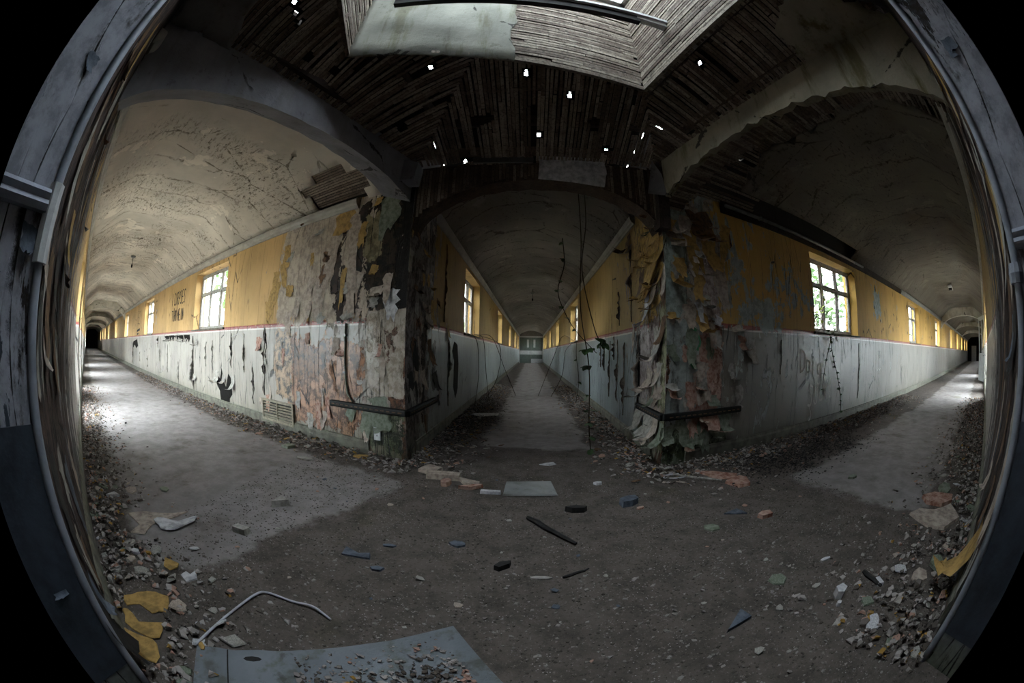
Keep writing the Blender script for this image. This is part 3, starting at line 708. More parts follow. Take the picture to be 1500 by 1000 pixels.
# passage behind the viewpoint
mb=MB(); mb.box(-1.5,1.8,-3.3,-3.0,0,ZT); tag(mb.build('wall_back',M['passage']),kind='structure')
mb=MB(); mb.box(-1.15,1.45,-3.0,-.1,2.95,2.99); tag(mb.build('ceiling',M['vault_C']),kind='structure')
arch_beam('trim_50', PL, PR, V(0,-1,0), 0,.28, ZB, 2.55,.3, M['plaster_D'], 5, .01, .5)
# end walls of the corridors
def endwall(name, o, d, w0, w1, s, mat):
    mb=MB(); mb.box(s,s+.3,-w1,-w0,0,ZT); ob=mb.build(name,mat); ob.location=o; ob.rotation_euler=(0,0,math.atan2(d.y,d.x)); tag(ob,kind='structure'); return ob
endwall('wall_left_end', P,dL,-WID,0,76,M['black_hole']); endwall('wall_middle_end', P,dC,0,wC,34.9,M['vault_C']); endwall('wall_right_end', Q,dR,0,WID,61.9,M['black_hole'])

# ================================================================ doors
def gl_door(name, o, d, s, w, h, sgn, mat, opened=0):   # pair of tall glazed doors in a garden opening
    r = empty(name, o+d*s, math.atan2(d.y,d.x)); tag(r, kind='structure'); y = -sgn*.2
    f=MB(); f.box(0,.06,y-.04,y+.04,0,h); f.box(w-.06,w,y-.04,y+.04,0,h); f.box(.06,w-.06,y-.04,y+.04,h-.06,h); f.build('frame', M['winwood'], r)
    for i in (0,1):
        a=.06+(w-.12)/2*i; b=a+(w-.12)/2-.005; l=MB()
        l.box(a,a+.09,y-.02,y+.02,.03,h-.07); l.box(b-.09,b,y-.02,y+.02,.03,h-.07); l.box(a+.09,b-.09,y-.02,y+.02,.03,.28); l.box(a+.09,b-.09,y-.02,y+.02,h-.17,h-.07); l.box(a+.09,b-.09,y-.02,y+.02,1.2,1.25)
        l.build('door_leaf', M['winwood'], r)
        for z0,z1 in ((.28,1.2),(1.25,h-.17)):
            p=MB(); p.box(a+.09,b-.09,y-.004,y+.004,z0,z1); p.build('pane', M['glass'], r)
dcount=3
for k in GD:
    for s_,w_ in GD[k]:
        dcount+=1; gl_door('door_%d'%dcount, FR[k][0], FR[k][1], s_, w_, 2.45, FR[k][2], 'winwood')
# double doors closing the middle corridor
dr = empty('door_1', P+dC*34.85, math.atan2(dC.y,dC.x)); tag(dr, kind='structure')
y0=-wC/2-1.16
f=MB(); f.box(-.1,.05,y0-.1,y0,0,2.75); f.box(-.1,.05,y0+2.32,y0+2.42,0,2.75); f.box(-.1,.05,y0-.1,y0+2.42,2.62,2.75); f.build('frame', M['white'], dr)
for i in (0,1):
    a=y0+1.16*i+.01; b=a+1.14
    lf=MB(); lf.box(-.06,-.02,a,b,.03,2.6); l=lf.build('door_leaf', M['door'], dr)
    m_=MB(); m_.box(-.066,-.06,a,b,.88,1.28); m_.build('push_plate', M['door_white'], l)
    if i==0: m_=MB(); m_.box(-.066,-.06,a,b,.03,.45); m_.build('kick_plate', M['door_white'], l)
    c=(a+b)/2+(-.25 if i else .25)*1
    m_=MB(); m_.box(-.07,-.058,c-.1,c+.1,1.6,2.4); m_.build('pane', M['door_white'], l)
    m_=MB(); m_.tube([(-.07,(b-.12 if i==0 else a+.12),1.0),(-.12,(b-.12 if i==0 else a+.12),1.02),(-.12,(b-.12 if i==0 else a+.12),1.2),(-.07,(b-.12 if i==0 else a+.12),1.22)],.012); m_.build('handle', M['metal'], l)
# open white door standing across the right corridor, and a pale door at its end
def leaf(name, loc, rz, w, h, glass=True):
    r=empty(name, loc, rz); tag(r, kind='structure'); l=MB(); t=.022
    if glass:
        l.box(0,w,-t,t,0,1.1); l.box(0,.14,-t,t,1.1,h); l.box(w-.14,w,-t,t,1.1,h); l.box(.14,w-.14,-t,t,h-.15,h); l.box(w/2-.05,w/2+.05,-t,t,1.1,h-.15)
    else: l.box(0,w,-t,t,0,h)
    dl=l.build('door_leaf', M['door_white'], r)
    if glass:
        for a,b in ((.14,w/2-.05),(w/2+.05,w-.14)): p=MB(); p.box(a,b,-.004,.004,1.1,h-.15); p.build('pane', M['glass'], r)
    m_=MB(); m_.tube([(w-.1,-.03,1.0),(w-.1,-.08,1.0),(w-.22,-.08,1.0)],.012); m_.build('handle', M['metal'], dl)
    return r
leaf('door_2', Q+dR*17.2-nR*2.75, math.atan2(dR.y,dR.x)+math.radians(196), 1.3, 2.55)
dd=leaf('door_3', Q+dR*61.8-nR*1.8, math.atan2(dR.y,dR.x)+PI/2, 1.0, 2.1, False)

# ================================================================ jambs of the passage: beads, mouldings
def jamb(k, side_):
    o,d,sg,L = FR[k]
    mb=MB(); zs=[i*.1 for i in range(31)]
    off = V(-.0,-.0,0)
    pts=[V(o.x+side_*.0+.004*mnoise.noise(V(0,z*2,side_)), o.y+.004*mnoise.noise(V(3,z*2,side_)), z) for z in zs]
    mb.tube(pts,.02,8); ob=mb.build('corner_bead', M['bead'], walls[k], True)
    ob.matrix_parent_inverse = Matrix.Identity(4); ob.location = (0,0,0)
    inv = Matrix.Translation(o) @ Matrix.Rotation(math.atan2(d.y,d.x),4,'Z'); inv=inv.inverted()
    for v in ob.data.vertices: v.co = inv @ v.co
    m2=MB(); prof=[(0,1.40),(.03,1.40),(.045,1.415),(.03,1.43),(.04,1.445),(.02,1.46),(0,1.46)]
    v=[];f=[];m=len(prof)
    for i in range(6):
        for (yy,zz) in prof: v.append((.02+i*.6, sg*yy, zz+.006*mnoise.noise(V(i,zz,1))))
    for i in range(5):
        for j in range(m): a=i*m+j; b=i*m+(j+1)%m; f.append((a,b,b+m,a+m))
    f.append(tuple(range(m))); mesh_obj('dado_rail', v,f,M['bead'], walls[k])
    v2=MB(); v2.box(.015,3.0,min(0,sg*.006),max(0,sg*.006),.15,.90); v2.build('dado_panel', M['slate_paint'], walls[k])
jamb('BL',-1); jamb('BR',1)
mb=MB(); mb.tube([(-.0,.0,1.28),(.0,.0,1.48)],.032,8); st=mb.build('bead_sleeve', M['white'], walls['BL'])
mb=MB(); mb.tube([(0,0,1.30),(0,0,1.33),(0,0,1.36)],[.034,.040,.034],10); mb.build('pipe_clip', M['bead'], walls['BR'])

# ================================================================ peeling paint: curled sheets fixed to the walls
def flake(k, s, z, w, h, curl=.05, mat='fl_grey', top=True, rot=0.0, side_curl=0.0, name='paint_flake', nx=5, nz=6):
    sg = FR[k][2]; v=[]; f=[]; sd=R.uniform(0,99); rot += R.uniform(-.25,.25); c,sn=math.cos(rot),math.sin(rot); tp=R.uniform(.0,.6); skew=R.uniform(-.35,.35)*w
    for j in range(nz+1):
        for i in range(nx+1):
            a=i/nx-.5; b=j/nz
            a2 = a*(1-tp*b*b) + (.34*mnoise.noise(V(i*9.3,j*.8,sd))+.12*mnoise.noise(V(i*3.3,j*2.9,sd)) if i in (0,nx) else 0)
            b2 = b + (.30*mnoise.noise(V(i*.9,j*7.1,sd+3))+.12*mnoise.noise(V(i*2.7,3,sd)) if j==nz else .10*mnoise.noise(V(i*1.3,3,sd)) if j==0 else 0)
            t=max(0,b2)**1.7; th=t*min(curl/max(h,.02)*6,2.3)          # roll up towards the free end
            off=.004+(h*.32*(1-math.cos(th)) if th>.05 else 0)*min(1,curl*12)+curl*t*.5+abs(a2)*side_curl
            px=a2*w+skew*b2; pz=-h*(b2 if th<.6 else b2*(.55+.45*math.cos(min(th-.6,1.6))))
            v.append((s+c*px-sn*pz, sg*off, z+sn*px+c*pz))
    for j in range(nz):
        for i in range(nx): a=j*(nx+1)+i; f.append((a,a+1,a+nx+2,a+nx+1))
    return mesh_obj(name, v, f, M[mat], walls[k], R.random()<.7)
def hole(k, pts, mat='black_hole', seed=0):     # exposed backing where the paper has torn away
    sg=FR[k][2]; out=[]
    for i,p in enumerate(pts):
        q=pts[(i+1)%len(pts)]; n=max(2,int(math.hypot(q[0]-p[0],q[1]-p[1])/.05))
        for t in range(n):
            a=t/n; out.append((p[0]+(q[0]-p[0])*a+(.02 if n>2 else .003)*mnoise.noise(V(i+a,seed,1)), p[1]+(q[1]-p[1])*a+(.02 if n>2 else .003)*mnoise.noise(V(i+a,seed,7))))
    m=len(out); v=[(x_,sg*.0035,z_) for x_,z_ in out]+[(x_,-sg*.01,z_) for x_,z_ in out]
    f=[tuple(range(m)) if sg<0 else tuple(range(m))[::-1]]+[(i,(i+1)%m,m+(i+1)%m,m+i) for i in range(m)]
    return mesh_obj('bare_board', v,f,M[mat],walls[k])
def tear(k, s, z0, z1, w=.05, flap='fl_grey', side_=1):   # long vertical split with one curled lip
    n=26; sg=FR[k][2]; sd=R.uniform(0,50)
    L_=[];R_=[]
    for i in range(n+1):
        t=i/n; z=z0+(z1-z0)*t; nz=mnoise.noise(V(i*.22,sd,0))+.5*mnoise.noise(V(i*.9,sd,4)); ww=.006+w*.8*max(0,.35+nz*1.5)*min(1,4*t,4*(1-t)); cx=s+.05*mnoise.noise(V(i*.13,sd,3))+.008*mnoise.noise(V(i*.9,sd,8))
        L_.append((cx-ww/2,z)); R_.append((cx+ww/2,z))
    hole(k, L_+R_[::-1], seed=sd)
    v=[];f=[]; E=R_ if side_>0 else L_
    for i,(x_,z_) in enumerate(E):
        ww=R_[i][0]-L_[i][0]; cu=side_
        v += [(x_+cu*ww*.4,sg*.003,z_),(x_+cu*ww*.05,sg*(.004+ww*.35),z_),(x_-cu*ww*.1,sg*(.005+ww*.7),z_),(x_+cu*ww*.1,sg*(.006+ww*.9),z_)]
    for i in range(n):
        for j in range(3): a=i*4+j; f.append((a,a+1,a+5,a+4))
    mesh_obj('paint_flake', v,f,M[flap],walls[k],True)
# left wall: splits in the grey dado and torn papers
for s_,z0,z1,w_ in ((2.66,.42,1.38,.06),(2.62,.95,1.3,.04),(3.38,.70,1.30,.07),(3.9,.75,1.32,.05),(4.87,.75,1.2,.05),(6.22,.12,1.3,.09),(5.3,.7,1.18,.06),(10.0,.3,1.3,.10),(10.4,1.0,1.34,.08),(17.0,.2,1.15,.12),(8.9,.35,1.1,.05),(7.6,.2,.7,.05),(3.05,.25,.8,.04),(12.5,.3,.7,.10),(14.6,.4,.8,.08)):
    tear('LR', s_, z0, z1, w_, 'fl_grey', R.choice((-1,1)))
hole('LR', [(4.60,.60),(4.48,.52),(4.38,.72),(4.30,.48),(4.18,.40),(4.06,.64),(3.95,.58),(3.90,.30),(4.02,.22),(4.05,.10),(4.3,.14),(4.45,.09),(4.50,.30),(4.66,.42)]); 
for s_,z_,w_,h_ in ((4.6,.66,.2,.3),(4.25,.62,.16,.25),(3.85,.6,.15,.3),(6.1,.5,.2,.2),(5.95,1.22,.2,.18),(9.6,.5,.3,.3)): flake('LR',s_,z_,w_,h_,.10,'fl_grey')
for q_ in range(14):
    s0_=6.5+q_*.2+R.uniform(-.05,.05); h_=R.uniform(.04,.22); hole('LR', [(s0_,1.33),(s0_-.05,1.33-h_*.5),(s0_+.05,1.33-h_),(s0_+.13,1.33-h_*.6),(s0_+.24,1.335)], 'black_hole', q_)
    if q_%2: flake('LR', s0_+.1, 1.33-h_*.5, .14, .12, .08, 'fl_grey')
hole('LR', [(16.9,1.2),(15.6,1.28),(15.2,1.0),(15.8,.9),(16.4,1.05),(17.2,.85)], 'black_hole')
for i in range(26):
    flake('LR', R.uniform(.15,2.3), R.uniform(1.5,2.8), R.uniform(.07,.2), R.uniform(.1,.32), R.uniform(.01,.05), R.choice(['fl_lilac','fl_grey','fl_brown','fl_yellow','fl_lilac']))
for i in range(22):
    flake('LR', R.uniform(.1,3.0), R.uniform(.25,1.32), R.uniform(.05,.14), R.uniform(.08,.25), R.uniform(.01,.045), R.choice(['fl_pink','fl_grey','fl_lilac','fl_pink']))
for s_,z_ in ((2.2,2.5),(2.28,2.25),(2.36,2.0),(2.5,1.85),(2.62,1.75),(2.42,2.15)): flake('LR',s_,z_,.16,.34,.012,'fl_yellow')
flake('LR',1.03,2.74,.3,.32,.03,'fl_yellow'); flake('LR',.92,2.0,.08,.42,.02,'fl_yellow'); flake('LR',.68,2.5,.1,.3,.03,'fl_yellow')
for s_,z_,w_,h_,m_ in ((1.12,2.55,.2,.85,'fl_lilac'),(.86,2.6,.16,1.1,'fl_lilac'),(.70,1.95,.2,.5,'fl_lilac'),(1.35,1.95,.25,.5,'fl_lilac'),(.35,2.75,.3,.45,'fl_green'),(.2,1.7,.2,.28,'fl_white'),(.35,.62,.3,.35,'fl_green'),(.5,.5,.16,.3,'fl_green'),(.75,.48,.18,.16,'fl_green')):
    flake('LR',s_,z_,w_,h_,.018,m_)
# middle corridor, left wall
for i in range(30):
    s_=abs(R.gauss(0,.7))+.05; z_=R.uniform(.3,2.7)
    flake('CL', s_, z_, R.uniform(.06,.2), R.uniform(.1,.35), R.uniform(.01,.06), R.choice(['fl_lilac','fl_grey','fl_brown','fl_dark']) if z_<1.4 else R.choice(['fl_lilac','fl_grey','fl_yellow','fl_brown']))
hole('CL', [(2.35,.95),(2.2,1.1),(2.35,1.25),(2.6,1.2),(2.7,.9),(2.65,.5),(2.45,.35),(2.3,.55)]); tear('CL',1.9,.3,1.3,.05,'fl_grey',1); tear('CL',1.6,1.5,2.6,.06,'fl_brown',-1)
for s_,z_ in ((.55,1.95),(.75,1.98)): flake('CL',s_,z_,.1,.14,.01,'fl_yellow')
# middle corridor, right wall
for i in range(46):
    s_=abs(R.gauss(.1,.55))+.04; z_=R.uniform(.25,2.7)
    flake('CR', s_, z_, R.uniform(.08,.24), R.uniform(.12,.42), R.uniform(.02,.12), (R.choice(['fl_lilac','fl_grey','fl_green','fl_lilac','fl_brown']) if z_<1.42 else R.choice(['fl_yellow','fl_yellow','fl_brown','fl_lilac','fl_yellow'])))
for s_,z0,z1,w_ in ((1.95,1.5,2.0,.07),(2.05,.4,1.3,.06),(1.65,.25,1.25,.08),(2.6,.4,1.3,.04),(3.05,.8,1.3,.05),(3.4,.85,1.3,.04),(.95,.3,1.3,.10),(2.3,1.0,1.36,.06),(1.25,1.5,2.5,.08)):
    tear('CR', s_, z0, z1, w_, 'fl_lilac', R.choice((-1,1)))
for s_,z_,w_,h_,m_ in ((.12,2.62,.16,.8,'fl_yellow'),(.3,2.45,.2,.75,'fl_yellow'),(.45,2.2,.2,.5,'fl_yellow'),(.35,1.95,.18,.45,'fl_lilac'),(.6,1.75,.22,.4,'fl_white'),(.15,2.6,.25,.35,'fl_green'),(.75,2.05,.2,.4,'fl_brown'),(.4,.58,.3,.4,'fl_grey'),(.75,.6,.3,.42,'fl_grey'),(.2,.58,.2,.4,'fl_lilac')):
    flake('CR',s_,z_,w_,h_,.09,m_)
# right pillar and wall
for i in range(48):
    s_=abs(R.gauss(.1,.5))+.03; z_=R.uniform(.3,2.7)
    flake('RL', s_, z_, R.uniform(.06,.2), R.uniform(.08,.32), R.uniform(.02,.10), (R.choice(['fl_grey','fl_green','fl_lilac','fl_pink']) if z_<1.42 else R.choice(['fl_yellow','fl_lilac','fl_grey','fl_lilac','fl_yellow'])))
for s_,z_,w_,h_,c_,m_ in ((.5,2.62,.34,.42,.09,'fl_brown'),(.62,2.3,.2,.35,.06,'fl_yellow'),(.95,2.55,.14,.55,.05,'fl_yellow'),(.35,2.4,.2,.5,.04,'fl_yellow'),(.42,1.62,.09,.24,.05,'fl_white'),(.72,1.5,.14,.16,.05,'fl_white'),(.64,1.25,.3,.75,.02,'fl_pink'),
    (.62,.62,.26,.40,.12,'fl_pink'),(1.12,1.3,.14,.22,.07,'fl_pink'),(1.28,1.28,.16,.3,.05,'fl_grey'),(.35,1.35,.16,.4,.07,'fl_green'),(.28,.45,.3,.3,.05,'fl_green'),(.55,.42,.22,.36,.05,'fl_green'),(.85,.5,.2,.26,.06,'fl_green'),(.95,1.0,.14,.26,.09,'fl_grey'),(1.05,.75,.2,.3,.03,'fl_grey'),(.75,2.05,.2,.5,.05,'fl_lilac')):
    flake('RL',s_,z_,w_,h_,c_,m_)
for s_,z0,z1,w_ in ((1.95,.85,1.28,.035),(1.22,.65,1.0,.03),(1.0,.4,1.3,.03),(.93,1.5,2.4,.05),(4.92,.3,1.3,.03)): tear('RL',s_,z0,z1,w_,'fl_grey',R.choice((-1,1)))
for i in range(30):   # small black scabs in the mustard paint further on
    s_=R.uniform(5.6,16); z_=R.uniform(1.5,2.5); w_=R.uniform(.02,.06); h_=R.uniform(.06,.18)
    if any(a-.1<s_<a+WW+.1 for a in WIN['RL']): continue
    hole('RL',[(s_,z_),(s_+w_,z_+h_*.3),(s_+w_*.7,z_+h_),(s_-w_*.3,z_+h_*.6)],'fl_dark',i)
# near walls beside the passage
for k in ('LL','RR'):
    for i in range(46):
        s_=abs(R.gauss(0,.9))+.05; z_=R.uniform(.3,2.7)
        flake(k, s_, z_, R.uniform(.06,.2), R.uniform(.15,.5), R.uniform(.01,.05), R.choice(['fl_lilac','fl_grey','fl_brown','fl_dark','fl_blue']) if z_<1.7 else R.choice(['fl_brown','fl_lilac','fl_yellow','fl_grey']))
for i in range(10):
    flake('BL', R.uniform(.05,.5), R.uniform(.3,2.8), R.uniform(.05,.14), R.uniform(.04,.12), R.uniform(.01,.03), 'fl_blue'); flake('BR', R.uniform(.05,.5), R.uniform(.3,2.8), R.uniform(.05,.14), R.uniform(.04,.12), R.uniform(.01,.03), 'fl_blue')
flake('RR',.48,.40,.26,.38,.12,'fl_yellow'); flake('RR',.66,.26,.16,.26,.10,'fl_yellow')

# ================================================================ graffiti, drawn as thin strokes on the wall
def strokes(k, name, lines, mat, w=.018, s0=0, z0=0, sc=1.0, dirn=-1):
    # text runs towards decreasing s on the left wall, increasing s on the right wall
    sg=FR[k][2]; mb=MB()
    for ln in lines:
        pts=spline([(p[0],p[1],0) for p in ln],3) if len(ln)>2 else [V(p[0],p[1],0) for p in ln]
        for a,b in zip(pts[:-1],pts[1:]):
            d=(b-a); 
            if d.length<1e-5: continue
            d.normalize(); n=V(-d.y,d.x,0)*w/2/sc
            q=[a-d*w*.2/sc-n,b+d*w*.2/sc-n,b+d*w*.2/sc+n,a-d*w*.2/sc+n]
            mb.quad(*[(s0+dirn*p.x*sc, sg*.0045, z0+p.y*sc) for p in q])
    return mb.build(name, M[mat], walls[k])
GLY = {
 'I':[[(.2,0),(.2,1)]], 'C':[[(.55,.85),(.3,1),(.05,.55),(.2,.05),(.55,.12)]], 'O':[[(.3,1),(.05,.6),(.2,0),(.5,.2),(.55,.75),(.3,1)]],
 'R':[[(.1,0),(.12,1)],[(.12,1),(.5,.85),(.45,.55),(.12,.5)],[(.2,.5),(.55,0)]], 'P':[[(.1,0),(.12,1)],[(.12,1),(.55,.85),(.5,.5),(.12,.45)]],
 'S':[[(.55,.9),(.25,1),(.1,.75),(.5,.4),(.4,.05),(.05,.08)]], 'E':[[(.5,1),(.1,.95),(.1,.05),(.55,.02)],[(.1,.5),(.45,.5)]],
 'T':[[(0,1),(.6,.95)],[(.3,1),(.3,0)]], 'U':[[(.05,1),(.1,.15),(.4,0),(.52,.3),(.55,1)]], 'N':[[(.08,0),(.1,1)],[(.1,1),(.48,0)],[(.48,0),(.52,1)]],
 'M':[[(.05,0),(.12,1)],[(.12,1),(.3,.4)],[(.3,.4),(.5,1)],[(.5,1),(.58,0)]], 'K':[[(.1,0),(.12,1)],[(.5,.95),(.15,.45)],[(.15,.45),(.55,0)]],
 'D':[[(.1,0),(.1,1)],[(.1,1),(.6,.8),(.55,.2),(.1,0)]], 'p':[[(.1,-.4),(.12,.6)],[(.12,.6),(.5,.5),(.45,.1),(.12,.05)]], 'i':[[(.2,0),(.2,.6)],[(.2,.78),(.2,.84)]],
 'g':[[(.5,.55),(.15,.5),(.15,.1),(.5,.15)],[(.5,.6),(.5,-.35),(.15,-.4)]], '5':[[(.5,1),(.15,1),(.12,.55),(.5,.5),(.45,.05),(.08,.05)]], '2':[[(.05,.8),(.3,1),(.5,.75),(.05,0),(.55,0)]], '!':[[(.2,.3),(.2,1)],[(.2,0),(.2,.06)]]}
def text(k, s, z, h, txt, mat, w, sx=.75, dirn=-1, slope=0, name='graffiti'):
    L_=[]; x_=0
    for ch in txt:
        if ch==' ': x_+=.4*sx; continue
        L_ += [[(x_+p[0]*sx, p[1]+slope*x_) for p in ln] for ln in GLY[ch]]; x_+=.72*sx
    return strokes(k,name,L_,mat,w,s,z,h,dirn)
t1=text('LR',8.6,2.10,.32,'I CORPSES','ink',.034,.74)
t2=text('LR',8.5,1.70,.27,'TURN ME ON','ink',.032,.74)
text('LR',11.0,1.72,.42,'5','chalk_soft',.05,.8)
text('LR',15.6,1.9,.5,'52 I','ink',.03,1.1); strokes('LR','graffiti',[[(0,0),(.9,.05)],[(0,.03),(.9,.08)],[(.05,-.12),(.5,-.1)]],'ink',.06,15.7,1.6,1,-1)
text('RL',2.45,.86,.30,'Dpig','chalk',.032,.85,1,-.12)
text('RL',2.75,.36,.30,'SUCK!','chalk',.034,.85,1,.10)
strokes('RL','graffiti',[[(0,-.05),(.1,-.2),(.0,-.3),(-.12,-.35)]],'chalk',.02,2.8,.42,1,1)
text('RL',6.2,.75,.4,'CC','chalk',.02,.6,1); strokes('RL','graffiti',[[(0,0),(.15,.22),(.3,0)]],'chalk_soft',.02,6.25,.45,1,1)
strokes('RL','graffiti',[[(.38,1.33),(.33,1.33),(.32,1.0),(.40,.99)]],'green_ink',.035,0,0,1,1); strokes('RL','graffiti',[[(.40,1.14),(.44,1.22),(.40,1.30)]],'green_ink',.03,0,0,1,1)
strokes('RL','graffiti',[[(.58,1.3),(.66,1.33)]],'green_ink',.04,0,0,1,1)
strokes('LR','graffiti',[[(3.9,1.26),(3.6,1.30),(3.35,1.22)]],'chalk_soft',.025,0,0,1,1)

# ================================================================ things fixed to the walls
def wall_thing(name, k, label, cat, group=None):
    o,d,sg,L=FR[k]; r=empty(name, o, math.atan2(d.y,d.x)); tag(r,label,cat,group); return r
# black corner buffers round the two pillars
def buffer(k1,k2,name,label,e1,e2,z):
    a=wpt(k1,e1,z,.035); b=wpt(k2,e2,z,.035); o=FR[k1][0]
    n1=V(-FR[k1][1].y,FR[k1][1].x,0)*FR[k1][2]; n2=V(-FR[k2][1].y,FR[k2][1].x,0)*FR[k2][2]
    # corner where the two offset faces meet
    A_=Matrix(((n1.x,n1.y),(n2.x,n2.y))).inverted() @ Vector((n1.dot(o)+.035,n2.dot(o)+.035)); c=V(A_.x,A_.y,z)
    r=empty(name,(o.x,o.y,z)); tag(r,label,'rail')
    for p,q,nn in ((a,c,n1),(c,b,n2)):
        m_=MB(); m_.bar(p-V(0,0,z)-V(o.x,o.y,0), q-V(0,0,z)-V(o.x,o.y,0), .055,.07); ob=m_.build('rail', M['rail'], r)
        bv=ob.modifiers.new('round','BEVEL'); bv.width=.018; bv.segments=3
        L_=(q-p).length; dd_=(q-p).normalized(); s_=.05
        while s_<L_-.05:
            c0=p+dd_*s_+nn*.028-V(o.x,o.y,z); m_=MB(); m_.bar(c0, c0+dd_*.045, .004,.010,V(0,0,1)); m_.build('slot', M['fl_brown'], ob); s_+=.075
buffer('LR','CL','corner_buffer','black slotted buffer rail wrapped low round the left pillar',1.07,1.04,.50)
buffer('RL','CR','corner_buffer','black slotted buffer rail wrapped low round the right pillar, with pink paper hanging over it',1.09,.83,.50)
# air grille
gr=wall_thing('air_grille','LR','cream louvred air grille low in the pink plaster of the left wall','grille')
m_=MB(); m_.box(1.88,1.915,0,.03,.08,.38); m_.box(2.70,2.735,0,.03,.08,.38); m_.box(1.915,2.70,0,.03,.35,.38); m_.box(1.915,2.70,0,.03,.08,.11); m_.box(2.29,2.31,0,.028,.11,.35); m_.build('frame',M['grille'],gr)
for i in range(6):
    z_=.125+i*.038
    for a,b in ((1.915,2.29),(2.31,2.70)):
        m_=MB(); m_.bar((a,.012,z_),(b,.012,z_),.022,.012,(0,.5,1)); m_.build('louvre',M['grille'],gr)
m_=MB(); m_.box(1.915,2.70,.001,.003,.11,.35); m_.build('backing',M['fl_dark'],gr)
# socket plate, conduits
so=wall_thing('wall_socket','LR','small white socket plate near the foot of the left pillar','socket')
m_=MB(); m_.box(.33,.42,0,.012,.17,.31); ob=m_.build('plate',M['white'],so); ob.modifiers.new('b','BEVEL').width=.003
for a,b in ((.35,.27),(.40,.27),(.375,.22)): m_=MB(); m_.box(a-.005,a+.005,.012,.0135,b-.008,b+.008); m_.build('slot',M['fl_dark'],so)
cd=wall_thing('conduit','LR','thin grey conduit running up the pink plaster beside the left pillar','pipe')
m_=MB(); m_.tube([(.84,.012,1.38),(.84,.012,1.0),(.83,.012,.8),(.80,.012,.62),(.72,.012,.54)],.011,8); m_.build('tube',M['fl_green'],cd,True)
for z_ in (1.25,.85): m_=MB(); m_.box(.822,.858,0,.026,z_-.01,z_+.01); m_.build('saddle',M['metal'],cd)
cd=wall_thing('conduit','RL','long grey pipe along the top of the right corridor wall over the black gap','pipe')
m_=MB(); m_.tube([(.95,-.055,2.78),(3,-.06,2.775),(5.4,-.055,2.785)],.022,8); m_.build('tube',M['metal'],cd,True)
for s_ in (1.6,3.2,4.9): m_=MB(); m_.box(s_,s_+.03,-.085,0,2.76,2.80); m_.build('saddle',M['metal'],cd)
# light fittings on the vaults
def rose(p, label, mat='metal', box=False):
    r=empty('ceiling_light', p); tag(r,label,'light'); 
    if box:
        m_=MB(); m_.box(-.45,.45,-.08,.08,-.07,0); m_.build('housing',M['white'],r); r.rotation_euler=(0,0,math.atan2(dR.y,dR.x))
        m_=MB(); m_.box(-.2,.0,-.07,.07,-.13,-.071); m_.build('gear_box',M['fl_dark'],r)
    else:
        m_=MB(); m_.tube([(0,0,.0),(0,0,-.03),(0,0,-.05)],[.09,.08,.03],12); m_.build('rose',M[mat],r,True)
        m_=MB(); m_.tube([(0,0,-.05),(.01,0,-.15),(0,0,-.22)],.008,6); m_.build('flex',M['fl_dark'],r)
        m_=MB(); m_.tube([(0,0,-.21),(0,0,-.24),(0,0,-.29)],[.02,.03,.022],8); m_.build('lamp_holder',M['rail'],r)
pm=P+dL*8.6+nL*WID/2; rose((pm.x,pm.y,3.27),'lamp holder hanging from a stained rose on the left corridor vault')
pm=P.lerp(Q,.5)+dC*10.2; rose((pm.x,pm.y,3.27),'small lamp holder hanging from the middle corridor vault')
pm=Q+dR*12.5-nR*WID*.5; rose((pm.x,pm.y,3.26),'broken strip light on the right corridor vault','white',True)

# ================================================================ wreckage around the rooflight and the pillar tops
r=empty('fallen_glazing_bar',(-.12,1.78,3.74)); tag(r,'long white and rusty glazing bar fallen across the rooflight opening','glazing bar')
m_=MB(); m_.bar((-.9,-.05,.06),(1.02,.10,-.02),.05,.10); m_.build('bar',M['fl_dark'],r)
m_=MB(); m_.bar((-.9,-.085,.12),(1.40,.09,.0),.03,.03); m_.build('edge_strip',M['white'],r)
m_=MB(); m_.bar((1.0,.10,-.0),(1.42,.13,-.04),.06,.05); m_.build('broken_end',M['white'],r)
plate('plaster_fragment',None,[V(.98,2.42,3.92),V(1.10,2.36,3.95),V(1.16,2.40,3.70),V(1.12,2.45,3.66)],0,M['white'],.02,3)
tag(COL.objects[-1] if False else bpy.data.objects['plaster_fragment'],'pale plaster shard caught in the front right corner of the rooflight','plaster shard')
ob=plate('plaster_fragment',None,[V(-1.28,3.33,2.72),V(-1.02,3.30,2.70),V(-1.0,3.32,2.9),V(-1.15,3.34,2.96),V(-1.3,3.34,2.88)],-.0,M['plaster_L'],.16,5); tag(ob,'pale broken plaster block on top of the left pillar','plaster block')
ob=plate('plaster_fragment',None,[V(1.22,3.25,2.66),V(1.40,3.2,2.64),V(1.38,3.22,2.86),V(1.30,3.24,3.02)],0,M['plaster_L'],.05,6); tag(ob,'pointed plaster shard on top of the right pillar','plaster shard')
m_=MB(); m_.bar(Q-dR*.02+nR*.01+V(.02,-.03,2.30),Q+V(.02,-.03,2.98),.16,.12,(1,0,0)); ob=m_.build('timber_post',M['beam']); tag(ob,'rough dark timber end under the right arch, above the right pillar','timber')

